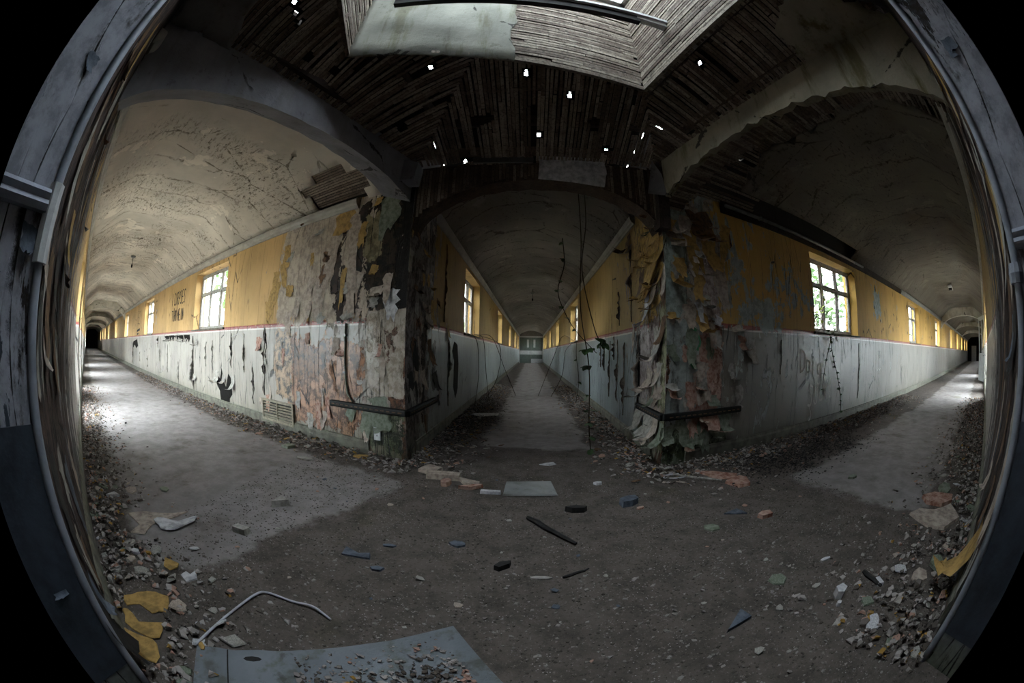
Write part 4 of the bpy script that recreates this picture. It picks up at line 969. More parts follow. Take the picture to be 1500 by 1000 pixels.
# ================================================================ climbing plants
leafmesh={}
def leaf_mesh(mat):
    if mat in leafmesh: return leafmesh[mat]
    v=[(0,0,0),(.18,.30,.05),(.5,.40,.06),(.8,.22,.02),(1,0,-.06),(.8,-.22,.02),(.5,-.40,.06),(.18,-.30,.05),(.35,0,-.01),(.7,0,-.02)]
    f=[(0,8,1),(1,8,9,2),(2,9,3),(3,9,4),(0,7,8),(7,6,9,8),(6,5,9),(5,4,9)]
    me=bpy.data.meshes.new('leaf'); me.from_pydata(v,[],f); me.materials.append(M[mat]); leafmesh[mat]=me; return me
def leaves(parent, pts, n, size, mat='leaf', tri=True, a0=0, a1=1):
    for i in range(n):
        t=a0+(a1-a0)*(i+R.uniform(.2,.8))/n; j=t*(len(pts)-1); p=pts[int(j)].lerp(pts[min(int(j)+1,len(pts)-1)], j%1)
        az=R.uniform(0,2*PI)
        for q in ((-.9,0,.9) if tri else (0,)):
            o_=bpy.data.objects.new('leaf', leaf_mesh(mat)); COL.objects.link(o_); o_.parent=parent
            o_.location=p; o_.rotation_euler=(R.uniform(-.5,.5),R.uniform(.1,.8),az+q); s_=size*R.uniform(.7,1.15); o_.scale=(s_,s_,s_)
def vine(label, strands, group=None, cat='climbing plant'):
    r=empty('bramble', strands[0][0][0]); tag(r,label,cat,group); b0=Vector(strands[0][0][0])
    for pts,n,size,mat,a0 in strands:
        P_=[p-b0 for p in spline(pts,6)]; m_=MB(); m_.tube(P_, [.006]*len(P_), 5); m_.build('stem',M['stem'],r)
        if n: leaves(r,P_,n,size,mat,True,a0)
    return r
vine('long bramble hanging from the roof at the mouth of the middle corridor', [
  ([(.62,3.95,3.25),(.65,3.97,2.4),(.63,3.95,1.6),(.72,3.9,.95),(.74,3.92,.35),(.78,3.95,.02)],7,.10,'leaf',.5),
  ([(.70,4.0,3.25),(.72,4.02,2.6),(.66,4.0,2.0),(.80,4.0,1.35),(.9,4.0,1.2)],2,.12,'leaf',.8)])
vine('leafy bramble trailing from the middle corridor vault to the first right hand window', [
  ([(.58,5.2,2.75),(.60,5.2,2.35),(.52,5.3,2.0),(.62,5.5,1.75),(.85,5.8,1.45),(1.25,6.1,1.1)],8,.08,'leaf',.0)])
c0=wpt('CR',7.2,1.45,.02)
vine('thin bramble stems arching from the right window of the middle corridor down to the floor', [
  ([c0,c0+V(-.35,-.6,-.3),c0+V(-.5,-1.2,-.9),c0+V(-.8,-1.6,-1.40)],0,.08,'leaf',0),
  ([c0+V(0,-.3,0),c0+V(-.15,-1.2,-.4),c0+V(-.2,-2.0,-1.0),c0+V(-.35,-2.6,-1.42)],3,.08,'leaf',.3),
  ([c0+V(0,.3,0),c0+V(-.4,-.3,.1),c0+V(-.7,-.8,-.5),c0+V(-1.1,-1.4,-1.41)],0,.08,'leaf',0)])
c0=wpt('CL',4.6,1.45,.02)
vine('bare bramble stems arching from the left window of the middle corridor down to the floor', [
  ([c0,c0+V(.35,-.1,-.05),c0+V(.6,.3,-.7),c0+V(.85,1.2,-1.42)],0,.06,'leaf',0),
  ([c0+V(0,-.5,0),c0+V(.2,-.5,-.1),c0+V(.25,-.3,-.8),c0+V(.3,-.1,-1.40)],0,.06,'leaf',0),
  ([c0+V(0,-.8,0),c0+V(.12,-.8,-.2),c0+V(.16,-.9,-.8),c0+V(.1,-1.0,-1.38)],0,.06,'leaf',0),
  ([c0+V(0,-.2,0),c0+V(.5,.0,-.2),c0+V(.45,.3,-.9),c0+V(.2,.1,-1.40)],0,.06,'leaf',0)])
def wl(k,s,z,o): return wpt(k,s,z,o)
vine('ivy with yellow green leaves trailing from the first window of the right corridor', [
  ([wl('RL',3.4,1.46,-.06),wl('RL',3.3,1.50,.04),wl('RL',3.35,1.42,.07),wl('RL',3.55,1.1,.03),wl('RL',3.75,.8,.03),wl('RL',3.95,.45,.03),wl('RL',4.05,.15,.03)],16,.055,'leaf',.25),
  ([wl('RL',3.5,1.46,-.06),wl('RL',3.6,1.50,.04),wl('RL',3.45,1.3,.04),wl('RL',3.25,.9,.03),wl('RL',3.2,.5,.03)],6,.05,'leaf',.3),
  ([wl('RL',3.0,1.45,-.12),wl('RL',3.05,1.6,-.06),wl('RL',3.2,1.75,-.05),wl('RL',3.35,1.85,-.04)],7,.08,'leaf_y',.0),
  ([wl('RL',3.3,1.45,-.12),wl('RL',3.45,1.8,-.07),wl('RL',3.5,2.1,-.07)],5,.06,'leaf_y',.2)])

# ================================================================ outside: shrubs and trees close to the windows
def bush(p, rx, rz_, n, label, group=None, leafsize=.14, trunk=False, name='shrub', cat='shrub'):
    r=empty(name,(p.x,p.y,-.2)); tag(r,label,cat,group); v=[];f=[]
    for i in range(n):
        u=V(R.gauss(0,1),R.gauss(0,1),R.gauss(0,1)).normalized()*R.uniform(.45,1)**.5
        c=V(u.x*rx,u.y*rx,rz_*(1+u.z)*.5*2*.5+ (rz_*.25 if trunk else 0)+.05)+V(0,0,rz_*.5*(0))
        c.z=abs(c.z); a=V(R.gauss(0,1),R.gauss(0,1),R.gauss(0,1)).normalized(); b=a.orthogonal().normalized(); s_=leafsize*R.uniform(.6,1.3)
        k_=len(v); v += [c+a*s_,c+b*s_*.5,c-a*s_,c-b*s_*.5]; f.append((k_,k_+1,k_+2,k_+3))
    mesh_obj('foliage',v,f,M['hedge'],r)
    m_=MB()
    for i in range(5):
        a=R.uniform(0,6.28); m_.tube([(0,0,0),(.1*math.cos(a),.1*math.sin(a),rz_*.3),(rx*.6*math.cos(a),rx*.6*math.sin(a),rz_*.75)],[.04,.03,.012],6)
    m_.build('trunk',M['bark'],r)
bush(wpt('RL',4.0,0,-1.5),1.25,2.9,2600,'dense shrub pressed against the first window of the right corridor',leafsize=.08)
bush(wpt('RL',11.0,0,-2.2),1.2,2.2,900,'lower shrub outside the second window of the right corridor')
for s_ in (18.5,27,34.5): bush(wpt('RL',s_,0,-3.5),1.6,3.2,700,'shrub outside a further window of the right corridor','shrubs along the right corridor')
for s_ in (8,15,22): bush(wpt('CL',s_+1,0,-2.2),1.3,2.9,900,'added shrub shading a left hand window of the middle corridor','added shrubs left of the middle corridor')  # shrubs by the middle corridor are added to cut its daylight
bush(wpt('CL',4.4,0,-2.0),.9,2.3,700,'added thin shrub shading the first left window of the middle corridor')
for s_ in (7.8,14.7,21.6): bush(wpt('CR',s_,0,-2.2),1.3,2.9,900,'added shrub shading a right hand window of the middle corridor','added shrubs right of the middle corridor')
for i,(x_,y_) in enumerate(((-14,16),(-20,24),(-9,30),(12,22),(17,14),(22,28))): bush(V(x_,y_,0),3.0,8,1200,'leafy tree standing in the courtyard between the corridors','courtyard trees',.28,True,'tree','tree')

# ================================================================ debris
FZ=.0
def shard(name, x_, y_, L_, W_, th, rz, mat, label=None, cat=None, group=None, tilt=(0,0), pts=None, curl=0, seed=None, z=0):
    sd=R.uniform(0,99) if seed is None else seed
    if pts is None:
        n=R.choice((5,6,7)); pts=[(L_/2*math.cos(2*PI*i/n+.3)*R.uniform(.75,1.1), W_/2*math.sin(2*PI*i/n+.3)*R.uniform(.75,1.1)) for i in range(n)]
    m=len(pts); cx=sum(p[0] for p in pts)/m; cy=sum(p[1] for p in pts)/m
    v=[(p[0],p[1],curl*((p[0]/L_*2)**2)) for p in pts]+[(cx,cy,0)]+[(p[0]*.96,p[1]*.96,th+curl*((p[0]/L_*2)**2)) for p in pts]+[(cx,cy,th*1.02)]
    f=[((i+1)%m,i,m) for i in range(m)]+[(m+1+i,m+1+(i+1)%m,2*m+1) for i in range(m)]+[(i,(i+1)%m,m+1+(i+1)%m,m+1+i) for i in range(m)]
    ob=mesh_obj(name,v,f,M[mat]); ob.rotation_euler=(tilt[0],tilt[1],rz)
    lo=min((Matrix.Rotation(tilt[1],3,'Y')@Matrix.Rotation(tilt[0],3,'X')@Vector(q)).z for q in v); lo=min((ob.rotation_euler.to_matrix()@Vector(q)).z for q in v)
    ob.location=(x_,y_,z-lo+.0005)
    tag(ob,label,cat,group); return ob
# the named pieces
U=[('floor_tile',.07,2.85,.42,.26,.012,.05,'tile','square grey floor tile lying flat in the middle of the junction','floor tile',[(-.2,-.15),(.22,-.17),(.21,.15),(-.17,.16)],.01),
('plaster_chip',.28,3.56,.16,.10,.008,.2,'fl_white','bright white pointed chip beyond the square floor tile','plaster chip',[(-.09,0),(-.02,.03),(.07,.05),(.08,-.03),(.0,-.05)],0),
('plaster_chip',.66,2.95,.09,.06,.02,.2,'fl_white','small white chip lying right of the square floor tile','plaster chip',None,0),
('crushed_can',.80,2.48,.16,.09,.05,.4,'fl_blue','crushed blue tin lying on the dirt in front of the right pillar','tin',[(-.08,-.035),(.0,-.05),(.07,-.03),(.08,.03),(.02,.05),(-.06,.04)],0),
('plaster_chip',.86,2.38,.08,.04,.012,.4,'fl_pink','pinkish chip beside the crushed blue tin','plaster chip',None,0),
('timber_scrap',.40,2.40,.16,.06,.04,.0,'fl_dark','short charred black scrap right of the long dark stick','wood scrap',None,0),
('slate_piece',-.34,1.89,.11,.07,.012,.0,'fl_blue','blue slate flake in the middle left of the dirt floor','slate',None,0),
('slate_piece',-.86,1.63,.17,.08,.01,.0,'fl_blue','angular blue slate piece left of centre, lying on the dirt','slate',[(-.09,.05),(-.08,-.04),(.09,-.03),(.07,.03),(.02,.0)],0),
('slate_piece',-.70,1.52,.08,.05,.012,.2,'fl_blue','small grey blue slate chip just in front of the angular slate piece','slate',None,0),
('slate_piece',-.72,1.78,.10,.035,.01,.1,'fl_blue','narrow blue slate sliver behind the angular slate piece','slate',None,0),
('plaster_lump',-1.63,1.51,.12,.07,.04,.1,'fl_grey','oblong grey plaster lump alone on the dirt at left','plaster lump',[(-.06,-.03),(.05,-.035),(.06,.02),(-.05,.03)],0),
('plaster_lump',-1.66,2.02,.13,.09,.05,.7,'fl_grey','triangular grey lump beside the pale floor patch of the left corridor','plaster lump',[(-.07,-.04),(.07,-.03),(.02,.06)],0),
('plaster_chip',-2.0,.80,.08,.06,.015,.4,'fl_white','white chip on the left heap, behind the yellow paint sheets','plaster chip',None,0),
('plaster_chip',-1.93,.72,.09,.07,.02,1.4,'fl_lilac','rounded lilac chip just below the white chip on the left heap','plaster chip',None,0),
('paint_sheet',-1.72,.90,.13,.08,.004,.2,'fl_yellow','small mustard paint piece lying on dark dirt beside the left heap','paint sheet',[(-.07,.03),(-.03,-.04),(.03,-.05),(.07,-.01),(.04,.04)],.01),
('plaster_chip',-1.55,.90,.11,.09,.008,.9,'fl_white','notched white chip to the right of the small mustard paint piece','plaster chip',[(-.05,.02),(-.02,-.05),(.05,-.03),(.05,.05),(.02,.01),(-.01,.05)],0),
('paint_sheet',-1.50,.545,.26,.16,.004,-.15,'fl_yellow','large mustard paint sheet, furthest of the three at lower left','paint sheet',[(-.14,.0),(-.10,.07),(.03,.08),(.13,.05),(.14,-.07),(.05,-.05),(-.02,-.08),(-.05,-.03)],.012),
('paint_sheet',-1.39,.44,.25,.13,.004,-.35,'fl_yellow','mustard paint sheet with a grey bald spot, middle of the three at lower left','paint sheet',[(-.13,.03),(-.04,.06),(.08,.05),(.13,-.03),(.10,-.07),(-.02,-.02),(-.10,-.01)],.012),
('paint_sheet',-1.32,.345,.28,.12,.004,-.45,'fl_yellow','long mustard paint sheet, nearest of the three at lower left','paint sheet',[(-.14,.05),(-.02,.06),(.10,.01),(.13,-.06),(.08,-.08),(-.03,-.02),(-.12,.0)],.012),
('paint_sheet',-2.30,1.16,.34,.2,.006,.15,'fl_lilac','broad torn pale paint sheet, left half of the white sheet on the left floor','paint sheet',[(-.2,.1),(-.05,.12),(.08,.10),(.2,.05),(.12,-.02),(.0,-.05),(-.05,-.13),(-.18,-.12),(-.10,.0)],.015),
('paint_sheet',-2.08,1.14,.30,.16,.006,.1,'fl_white','pale curled paint sheet overlapping the broad torn one on the left floor','paint sheet',[(-.16,.0),(-.05,.06),(.08,.04),(.19,.08),(.17,.0),(.06,-.07),(-.08,-.06)],.02),
('plaster_chip',-2.9,1.12,.15,.07,.02,.9,'fl_white','upright white wedge of paint at the foot of the near left wall','plaster chip',[(-.08,-.03),(.07,-.03),(.0,.04)],0),
('plaster_chip',-2.12,3.12,.26,.12,.015,-.1,'fl_grey','oval grey white chip in front of the debris along the left wall','plaster chip',[(-.13,.01),(-.06,.05),(.07,.04),(.13,-.01),(.05,-.05),(-.08,-.04)],0),
('paint_sheet',-1.62,3.46,.2,.12,.01,.3,'fl_yellow','orange yellow paint scrap at the foot of the left pillar','paint sheet',None,.01),
('plaster_lump',-2.55,3.42,.16,.14,.03,.5,'fl_green','greenish diamond shaped tile piece against the left skirting','tile piece',[(-.09,.0),(.0,-.08),(.09,.0),(.0,.08)],0),
('plaster_slab',1.88,2.62,.24,.20,.03,.3,'fl_pink','squarish brown plaster slab in front of the right wall','plaster slab',[(-.12,.08),(-.10,-.08),(.02,-.11),(.12,.02),(.10,.10)],0),
('paint_sheet',1.78,2.92,.46,.16,.008,-.35,'fl_pink','long pink backed paint sheet lying at the foot of the right pillar','paint sheet',[(-.22,.06),(-.1,.07),(.1,.05),(.22,.0),(.12,-.07),(-.08,-.05)],.03),
('plaster_chip',2.96,2.10,.14,.09,.02,.1,'fl_green','pale green chip on the edge of the clean floor of the right corridor','plaster chip',None,0),
('slate_piece',1.49,2.05,.15,.11,.012,.2,'fl_blue','dark blue triangular slate near the brown plaster slab','slate',[(-.08,.05),(.06,.06),(.07,-.05)],0),
('plaster_lump',1.66,1.92,.16,.1,.03,.1,'fl_pink','dull pink plaster lump right of the dark triangular slate','plaster lump',None,0),
('slate_piece',1.22,1.92,.13,.10,.01,-.2,'fl_green','grey green slate piece left of the dark triangular slate','slate',None,0),
('plaster_lump',1.46,.87,.10,.07,.045,.5,'fl_white','rounded white stone like lump in the right foreground','plaster lump',None,0),
('plaster_lump',1.40,.81,.04,.03,.02,.5,'fl_white','tiny white crumb beside the rounded white lump','plaster lump',None,0),
('slate_piece',.90,1.00,.15,.08,.02,.25,'fl_blue','pointed dark blue slate in the right centre foreground','slate',[(-.09,-.03),(.06,-.03),(.06,.05)],0),
('plaster_chip',1.63,1.19,.09,.03,.012,-.1,'fl_white','thin pale chip alone on the dirt right of centre','plaster chip',None,0),
('plaster_lump',1.72,.78,.07,.045,.02,1.2,'fl_white','small pale block against the dark stick at right','plaster lump',[(-.035,-.02),(.035,-.02),(.03,.02),(-.03,.02)],0),
('slate_piece',.11,1.56,.12,.03,.01,-.1,'fl_grey','thin pale sliver lying in the centre foreground','slate',None,0),
('timber_scrap',-.08,1.66,.12,.05,.03,.6,'fl_dark','dark knotty wood scrap left of the thin pale sliver','wood scrap',None,0),
('plaster_slab',-.78,3.22,.22,.18,.03,.2,'fl_lilac','flat pinkish white slab, largest of the pale pieces beside the left pillar','plaster slab',[(-.12,-.02),(-.04,.1),(.1,.08),(.12,-.04),(.0,-.1)],0),
('plaster_slab',-.62,3.12,.34,.09,.05,-.12,'fl_lilac','long pinkish white bar shaped plaster piece beside the left pillar','plaster slab',[(-.17,-.03),(.16,-.04),(.17,.03),(-.16,.045)],0),
('plaster_slab',-.44,2.98,.22,.10,.03,-.5,'fl_lilac','tilted lilac plaster piece at the right end of the pale heap','plaster slab',[(-.1,-.03),(.09,-.05),(.11,.02),(-.08,.05)],0),
('plaster_slab',-.60,2.90,.12,.10,.04,1.2,'fl_pink','short pink plaster piece in front of the long bar shaped one','plaster slab',None,0),
('plaster_slab',-.38,2.80,.20,.06,.03,.15,'fl_pink','narrow pink plaster strip in front of the pale heap','plaster slab',[(-.1,-.02),(.0,.0),(.1,.01),(.08,.04),(-.05,.035)],.02),
('plaster_slab',-.22,2.75,.16,.05,.025,-.05,'fl_white','narrow white plaster strip nearest the square floor tile','plaster slab',[(-.08,-.02),(.08,-.02),(.08,.02),(-.08,.02)],0),
('paint_sheet',-.60,6.4,.55,.35,.01,.1,'fl_white','white sheet on the black leaf heap in the middle corridor','paint sheet',None,.02),
('plaster_slab',2.62,.98,.42,.18,.02,.1,'fl_lilac','large flat torn piece at the left edge of the right hand heap','plaster slab',[(-.2,.04),(-.08,.0),(.08,.06),(.2,.08),(.14,-.06),(.0,-.1),(-.14,-.04)],0),
('plaster_slab',2.95,1.08,.30,.14,.03,.3,'fl_pink','pinkish flat piece on the right hand heap behind the large torn one','plaster slab',None,0),
('plaster_slab',3.4,1.1,.34,.16,.03,.4,'fl_green','greenish flat plaster piece near the right wall, furthest of the heap','plaster slab',None,0),
('plaster_slab',2.15,.55,.24,.14,.02,.9,'fl_green','green grey curled piece near the yellow sheet at the right wall','plaster slab',None,.03),
('plaster_slab',1.97,.60,.2,.14,.01,.4,'fl_lilac','lilac flat chip left of the yellow sheet at lower right','plaster slab',None,.01),
]
zst={}
OUT={'large mustard paint sheet, furthest': [(-1.69, 0.47), (-1.66, 0.56), (-1.59, 0.66), (-1.51, 0.69), (-1.41, 0.58), (-1.47, 0.52), (-1.58, 0.51), (-1.62, 0.44)], 'mustard paint sheet with a grey': [(-1.6, 0.39), (-1.59, 0.425), (-1.48, 0.42), (-1.38, 0.52), (-1.31, 0.43), (-1.4, 0.375), (-1.53, 0.35)], 'long mustard': [(-1.55, 0.3), (-1.44, 0.345), (-1.35, 0.4), (-1.27, 0.37), (-1.22, 0.3), (-1.3, 0.27), (-1.41, 0.27)], 'broad torn pale': [(-2.47, 1.04), (-2.42, 1.18), (-2.3, 1.3), (-2.16, 1.47), (-2.17, 1.31), (-2.21, 1.12), (-2.12, 0.98), (-2.24, 0.91), (-2.28, 1.03)], 'pale curled paint': [(-2.22, 1.14), (-2.2, 1.22), (-2.08, 1.29), (-2.04, 1.45), (-1.98, 1.37), (-2.0, 1.18), (-2.1, 1.12)], 'large flat torn': [(2.66, 1.15), (2.8, 1.12), (2.88, 0.98), (3.11, 0.89), (2.9, 0.69), (2.63, 0.74), (2.57, 0.89)], 'pinkish flat piece': [(3.06, 1.23), (3.22, 1.16), (3.3, 0.95), (3.15, 0.9), (3.01, 0.96), (2.96, 1.12)], 'flat pinkish white': [(-0.92, 3.18), (-0.86, 3.36), (-0.7, 3.28), (-0.76, 3.1)], 'long pinkish white': [(-0.82, 3.12), (-0.5, 3.1), (-0.5, 3.0), (-0.8, 3.01)], 'tilted lilac': [(-0.52, 3.04), (-0.32, 2.94), (-0.32, 2.84), (-0.46, 2.92)], 'long pink backed': [(1.62, 3.05), (1.8, 3.02), (1.98, 2.82), (1.88, 2.72), (1.72, 2.8)]}
BIG={}
for i,u in enumerate(U):
    for q_,w_ in OUT.items():
        if u[8].startswith(q_):
            cx_=sum(a[0] for a in w_)/len(w_); cy_=sum(a[1] for a in w_)/len(w_); sx_=max(a[0] for a in w_)-min(a[0] for a in w_); sy_=max(a[1] for a in w_)-min(a[1] for a in w_)
            w2=[(a-cx_,b-cy_) for a,b in w_]; ar=sum(w2[j][0]*w2[(j+1)%len(w2)][1]-w2[(j+1)%len(w2)][0]*w2[j][1] for j in range(len(w2)))
            U[i]=(u[0],cx_,cy_,max(sx_,.05),sy_,u[5],0.0,u[7],u[8],u[9],w2 if ar>0 else w2[::-1],min(u[11],.012))
for i,(nm,x_,y_,L_,W_,th,rz,mt,lb,ct,pt,cu) in enumerate(U):
    z=.012 if 'overlapping' in lb else 0
    k_=1
    for q_,v_ in BIG.items():
        if lb.startswith(q_): k_=v_
    if pt and len(pt)>6:      # ragged torn outline
        o2=[]
        for a_ in range(len(pt)):
            p0_,p1_=pt[a_],pt[(a_+1)%len(pt)]; o2.append(p0_); o2.append(((p0_[0]+p1_[0])/2+R.uniform(-.014,.014),(p0_[1]+p1_[1])/2+R.uniform(-.014,.014)))
        pt=o2
    if pt: pt=[(a_*k_,b_*k_) for a_,b_ in pt]
    shard(nm,x_,y_,L_*k_,W_*k_,th,rz,mt,lb,ct,None,pts=pt,curl=cu,z=z)
# sticks
def stick(a,b,r0,label,mat='fl_dark',name='stick'):
    a=V(*a,r0*.9); b=V(*b,r0*.9); P_=[a.lerp(b,t)+V(.012*mnoise.noise(V(t*3,a.x,0)),.012*mnoise.noise(V(t*3,a.x,5)),.0) for t in (0,.2,.4,.6,.8,1)]
    m_=MB(); m_.tube([p-a for p in P_],[r0*.8,r0*1.1,r0,r0*.9,r0*.8,r0*.5],6); ob=m_.build(name,M[mat]); ob.location=a; tag(ob,label,'stick'); return ob
stick((.06,2.28),(.33,1.90),.018,'long dark charred stick lying diagonally in the centre of the floor')
stick((1.72,.92),(1.70,.74),.014,'short dark stick standing out of the dirt at right')
stick((.22,1.56),(.36,1.63),.008,'thin dark twig in the centre foreground')
stick((1.40,3.02),(1.75,2.74),.012,'pale thin rod lying before the right pillar','fl_grey')
# blue grey board in the foreground, dirt banked on it
bo=empty('fallen_board',(-1.14,.53,0),math.atan2(.61,.89)); tag(bo,'blue grey weathered board lying flat in the bottom foreground with rubble on it','board')
m_=MB(); n=12
pts=[(0,0)]+[(1.08*i/n,.012*mnoise.noise(V(i*.8,1,0))) for i in range(1,n)]+[(1.08,0),(1.075,-.35),(1.08,-.72),(0,-.72),(-.01,-.4)]
mm=len(pts); mesh_obj('sheet',[(p[0],p[1],.004) for p in pts]+[(p[0],p[1],.022) for p in pts],[tuple(range(mm)),tuple(range(mm,2*mm))[::-1]]+[(i,(i+1)%mm,mm+(i+1)%mm,mm+i) for i in range(mm)],M['board'],bo)
m_=MB(); m_.box(.14,.146,-.7,-.004,.0222,.0228); m_.build('joint',M['fl_dark'],bo)
mesh_obj('hole',[(.25+.03*math.cos(a*.8)*1.3,-.05+.015*math.sin(a*.8),.0225) for a in range(8)],[tuple(range(8))],M['fl_dark'],bo)
# cable
cp=[(-1.14,.53,.03),(-1.165,.71,.012),(-1.16,.88,.012),(-1.14,1.02,.015),(-1.10,1.065,.012),(-.96,1.07,.012),(-.85,1.075,.02),(-.75,1.04,.006)]
P_=spline([V(*p) for p in cp],6); m_=MB(); m_.tube([p-P_[0] for p in P_],.006,8); ob=m_.build('cable',M['cable'],None,True); ob.location=P_[0]; tag(ob,'pale grey cable curving over the dirt behind the foreground board','cable')
shard('paint_sheet',-1.12,.545,.07,.03,.004,-.6,'fl_yellow','tiny mustard leaf of paint at the corner of the foreground board','paint sheet',z=.023)
# rolled tube ring by the right pillar
m_=MB(); P_=[V(.11*math.cos(a),.06*math.sin(a),0) for a in [2*PI*i/20 for i in range(21)]]; m_.tube(P_,.008,6); ob=m_.build('wire_ring',M['cable'],None,True); ob.location=(1.38,2.98,.012); tag(ob,'flat oval ring of white wire lying before the right pillar','wire ring')

# counted chips of the heaps, in groups
def inside(p):
    # true where the floor is open (inside the junction or a corridor)
    def rel(o,d): q=p-o; return q.dot(d), q.dot(V(-d.y,d.x,0))
    t,sx=rel(P,dL)
    if t>=-.0 and .04<sx<WID-.04: return True
    t,sx=rel(P,dC)
    if t>=0 and -wC+.04<sx<-.04: return True
    t,sx=rel(Q,dR)
    if t>=0 and -WID+.04<sx<-.04: return True
    pol=[P,Q,Rfoot,PR,V(1.4,-.5,0),V(-1.1,-.5,0),PL,Lfoot]; c=False
    for i in range(len(pol)):
        a=pol[i]; b=pol[(i+1)%len(pol)]
        if (a.y>p.y)!=(b.y>p.y) and p.x < (b.x-a.x)*(p.y-a.y)/(b.y-a.y)+a.x: c=not c
    return c
EXC=[(u[1],u[2],max(u[3],u[4])*.5) for u in U]
BA=math.atan2(.61,.89)
def on_board(p):
    dx=p.x+1.14; dy=p.y-.53; a=dx*math.cos(BA)+dy*math.sin(BA); b=-dx*math.sin(BA)+dy*math.cos(BA); return -.03<a<1.11 and -.75<b<.02
def covered(p, m=0):
    if p.z<.015 and on_board(p): return True
    return any((p.x-a)**2+(p.y-b)**2 < (r_+m)**2 for a,b,r_ in EXC)
HEAPS=[('small broken plaster chip in the heap along the foot of the left wall','plaster chips along the left wall',lambda: wpt('LR',R.uniform(.1,4.5),0,abs(R.gauss(0,.22))+.05),45,['fl_pink','fl_grey','fl_brown','fl_lilac','fl_lilac','fl_yellow']),
('small broken plaster chip in the heap at the foot of the right pillar','plaster chips at the right pillar',lambda: wpt('RL',R.uniform(-.5,3.2),0,abs(R.gauss(0,.3))+.06),45,['fl_grey','fl_lilac','fl_pink','fl_brown','fl_lilac']),
('small broken paint chip along the left wall of the middle corridor','paint chips left in the middle corridor',lambda: wpt('CL',R.uniform(.0,3.4),0,abs(R.gauss(0,.35))+.06),30,['fl_lilac','fl_grey','fl_brown','fl_yellow']),
('small broken paint chip along the right wall of the middle corridor','paint chips right in the middle corridor',lambda: wpt('CR',R.uniform(.0,3.4),0,abs(R.gauss(0,.28))+.06),30,['fl_grey','fl_lilac','fl_brown','fl_pink']),
('small broken plaster chip in the heap along the near left wall','plaster chips along the near left wall',lambda: wpt('LL',R.uniform(-.1,2.4),0,abs(R.gauss(.1,.3))+.06),40,['fl_grey','fl_lilac','fl_grey','fl_white','fl_green']),
('small broken plaster chip in the heap along the near right wall','plaster chips along the near right wall',lambda: wpt('RR',R.uniform(.0,3.4),0,abs(R.gauss(.12,.3))+.06),45,['fl_lilac','fl_grey','fl_green','fl_white','fl_grey']),
('loose crumb of plaster scattered on the bare dirt of the junction','crumbs on the junction floor',lambda: V(R.uniform(-1.9,2.2),R.uniform(.25,3.1),0),50,['fl_grey','fl_blue','fl_pink','fl_grey','fl_lilac'])]
proto={}
CN={'fl_pink':'pinkish','fl_grey':'grey','fl_brown':'brown','fl_lilac':'beige','fl_yellow':'mustard','fl_white':'white','fl_green':'greenish','fl_blue':'blue grey','fl_dark':'black'}
placed=[]
for lb,gp,fn,n,ms in HEAPS:
    k_=0; tries=0
    while k_<n:
        p=fn()
        tries+=1
        if tries>4000: break
        if not inside(p) or covered(p,.05) or any((p-q).length<.085 for q in placed): continue
        placed.append(p)
        k_+=1; mt=R.choice(ms); key=(mt,R.randrange(3)); big = .105 if 'crumb' not in lb else .045
        if key not in proto:
            nn=R.choice((4,5,6)); pts=[(math.cos(2*PI*i/nn)*R.uniform(.35,.6),math.sin(2*PI*i/nn)*R.uniform(.25,.5)) for i in range(nn)]; m=nn
            me=bpy.data.meshes.new('plaster_chip'); me.from_pydata([(a,b,0) for a,b in pts]+[(a*.9,b*.9,.13) for a,b in pts],[],[tuple(range(m))[::-1],tuple(range(m,2*m))]+[(i,(i+1)%m,m+(i+1)%m,m+i) for i in range(m)]); me.materials.append(M[mt]); proto[key]=me
        ob=bpy.data.objects.new('plaster_chip',proto[key]); COL.objects.link(ob); s_=big*R.uniform(.45,1.3); ob.scale=(s_,s_,s_*.5)
        tx=R.gauss(0,.16); ty=R.gauss(0,.16); ob.rotation_euler=(tx,ty,R.uniform(0,6.28)); ob.location=(p.x,p.y,s_*.5*(abs(tx)+abs(ty))*.7+.001); tag(ob,CN[mt]+' '+lb,'plaster chip',CN[mt]+' '+gp)
# rubble nobody could count
def rubble(name,label,fn,n,smin,smax,mat='rubble'):
    v=[];f=[]
    for i in range(n):
        p=fn()
        if not inside(p) or covered(p): continue
        s_=R.uniform(smin,smax)*R.uniform(.5,1); th=s_*R.uniform(.12,.4); a=R.uniform(0,6.28); tx=R.uniform(-.5,.5); k_=len(v); m=R.choice((3,4,5))
        for zz,sc in ((0,1),(th,.8)):
            for j in range(m):
                an=a+2*PI*j/m; rr=s_*R.uniform(.7,1.1)*sc; x_=rr*math.cos(an); y_=rr*math.sin(an)*.8
                v.append((p.x+x_,p.y+y_,max(.0,zz+p.z+x_*tx+s_*abs(tx)*.3)))
        f.append(tuple(k_+m+j for j in range(m)))
        for j in range(m): f.append((k_+j,k_+(j+1)%m,k_+m+(j+1)%m,k_+m+j))
    ob=mesh_obj(name,v,f,M[mat]); tag(ob,label,'rubble',None,'stuff')
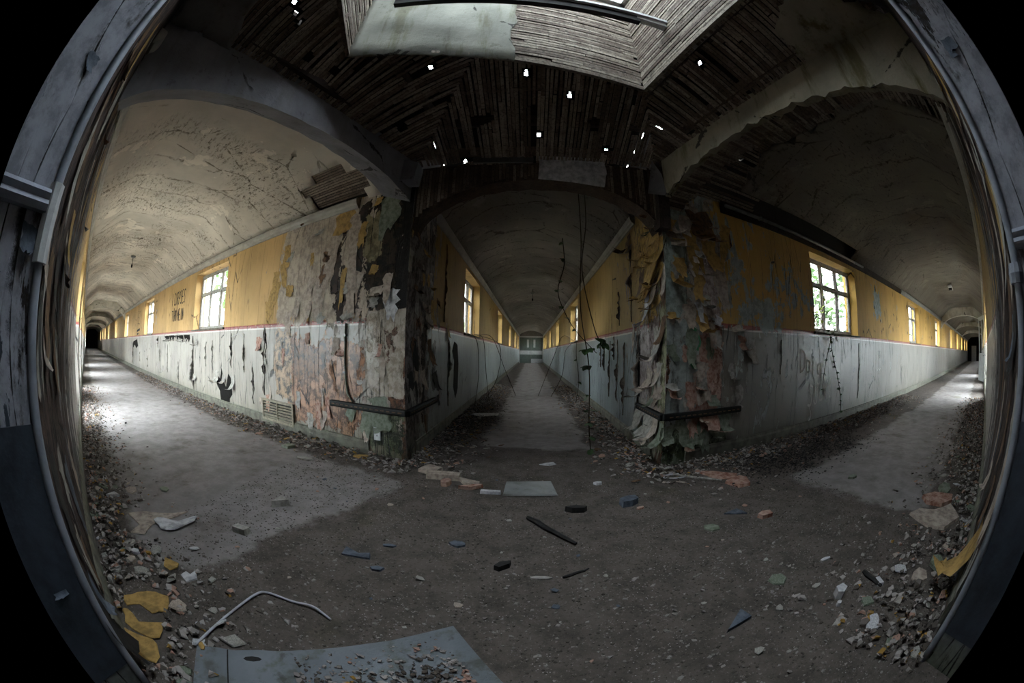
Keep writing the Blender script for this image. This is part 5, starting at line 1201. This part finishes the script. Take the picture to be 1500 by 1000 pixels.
def edge(k,s0,s1,sd,h=0.05):
    def fn():
        q=abs(R.gauss(0,sd)); s_=R.uniform(s0,s1); p=wpt(k,s_,0,q+.02); p.z=max(0,h*(1-q/(sd*1.8)))*R.random(); return p
    return fn
rubble('rubble','crumbled plaster rubble banked along the left wall',edge('LR',-.2,14,.22),5200,.008,.045)
rubble('rubble','crumbled plaster rubble along the left side of the middle corridor',edge('CL',-.2,9,.26),3200,.008,.045)
rubble('rubble','crumbled plaster rubble along the right side of the middle corridor',edge('CR',-.2,9,.24),3200,.008,.045)
rubble('rubble','crumbled plaster rubble banked along the right corridor wall',edge('RL',-.3,9,.30),4200,.008,.045)
rubble('rubble','crumbled plaster rubble banked along the near left wall',edge('LL',-.1,10,.30),4200,.008,.045)
rubble('rubble','crumbled plaster rubble banked along the near right wall',edge('RR',-.1,10,.34),4600,.008,.045)
def jn():
    p=V(R.uniform(-2.2,2.6),R.uniform(-.3,3.9),0)
    return p
rubble('gravel','fine grit and crumbs covering the junction floor',jn,22000,.003,.012,'gravel')
rubble('gravel','coarser crumbs scattered over the foreground dirt',lambda: V(R.uniform(-1.9,2.2),R.uniform(.1,1.6),0),1500,.005,.020,'grit_pale')
rubble('gravel','pale grit scattered thinly over the junction floor',jn,1400,.004,.012,'grit_pale')
# black rotting leaves
def lf(): 
    c=R.choice(((-.80,6.0,.22,.7),(-.88,5.0,.16,.6),(2.5,2.9,.35,.22),(3.5,3.1,.5,.22),(-.75,7.2,.2,.7))); return V(R.gauss(c[0],c[2]),R.gauss(c[1],c[3]),R.random()*.06)
rub_m=M['rubble']; M['rubble']=M['fl_dark']; rubble('leaf_litter','black rotting leaf litter heaped in the middle and right corridors',lf,7000,.006,.022); M['rubble']=rub_m
# rubble on the board
def bd():
    q=V(R.uniform(.42,1.0),-abs(R.gauss(.30,.13))-.04,0); c,s_=math.cos(math.atan2(.61,.89)),math.sin(math.atan2(.61,.89)); return V(-1.14+c*q.x-s_*q.y,.53+s_*q.x+c*q.y,.022+R.random()*.01)
rubble('rubble','crumbs of plaster lying on the foreground board',bd,1500,.005,.02)
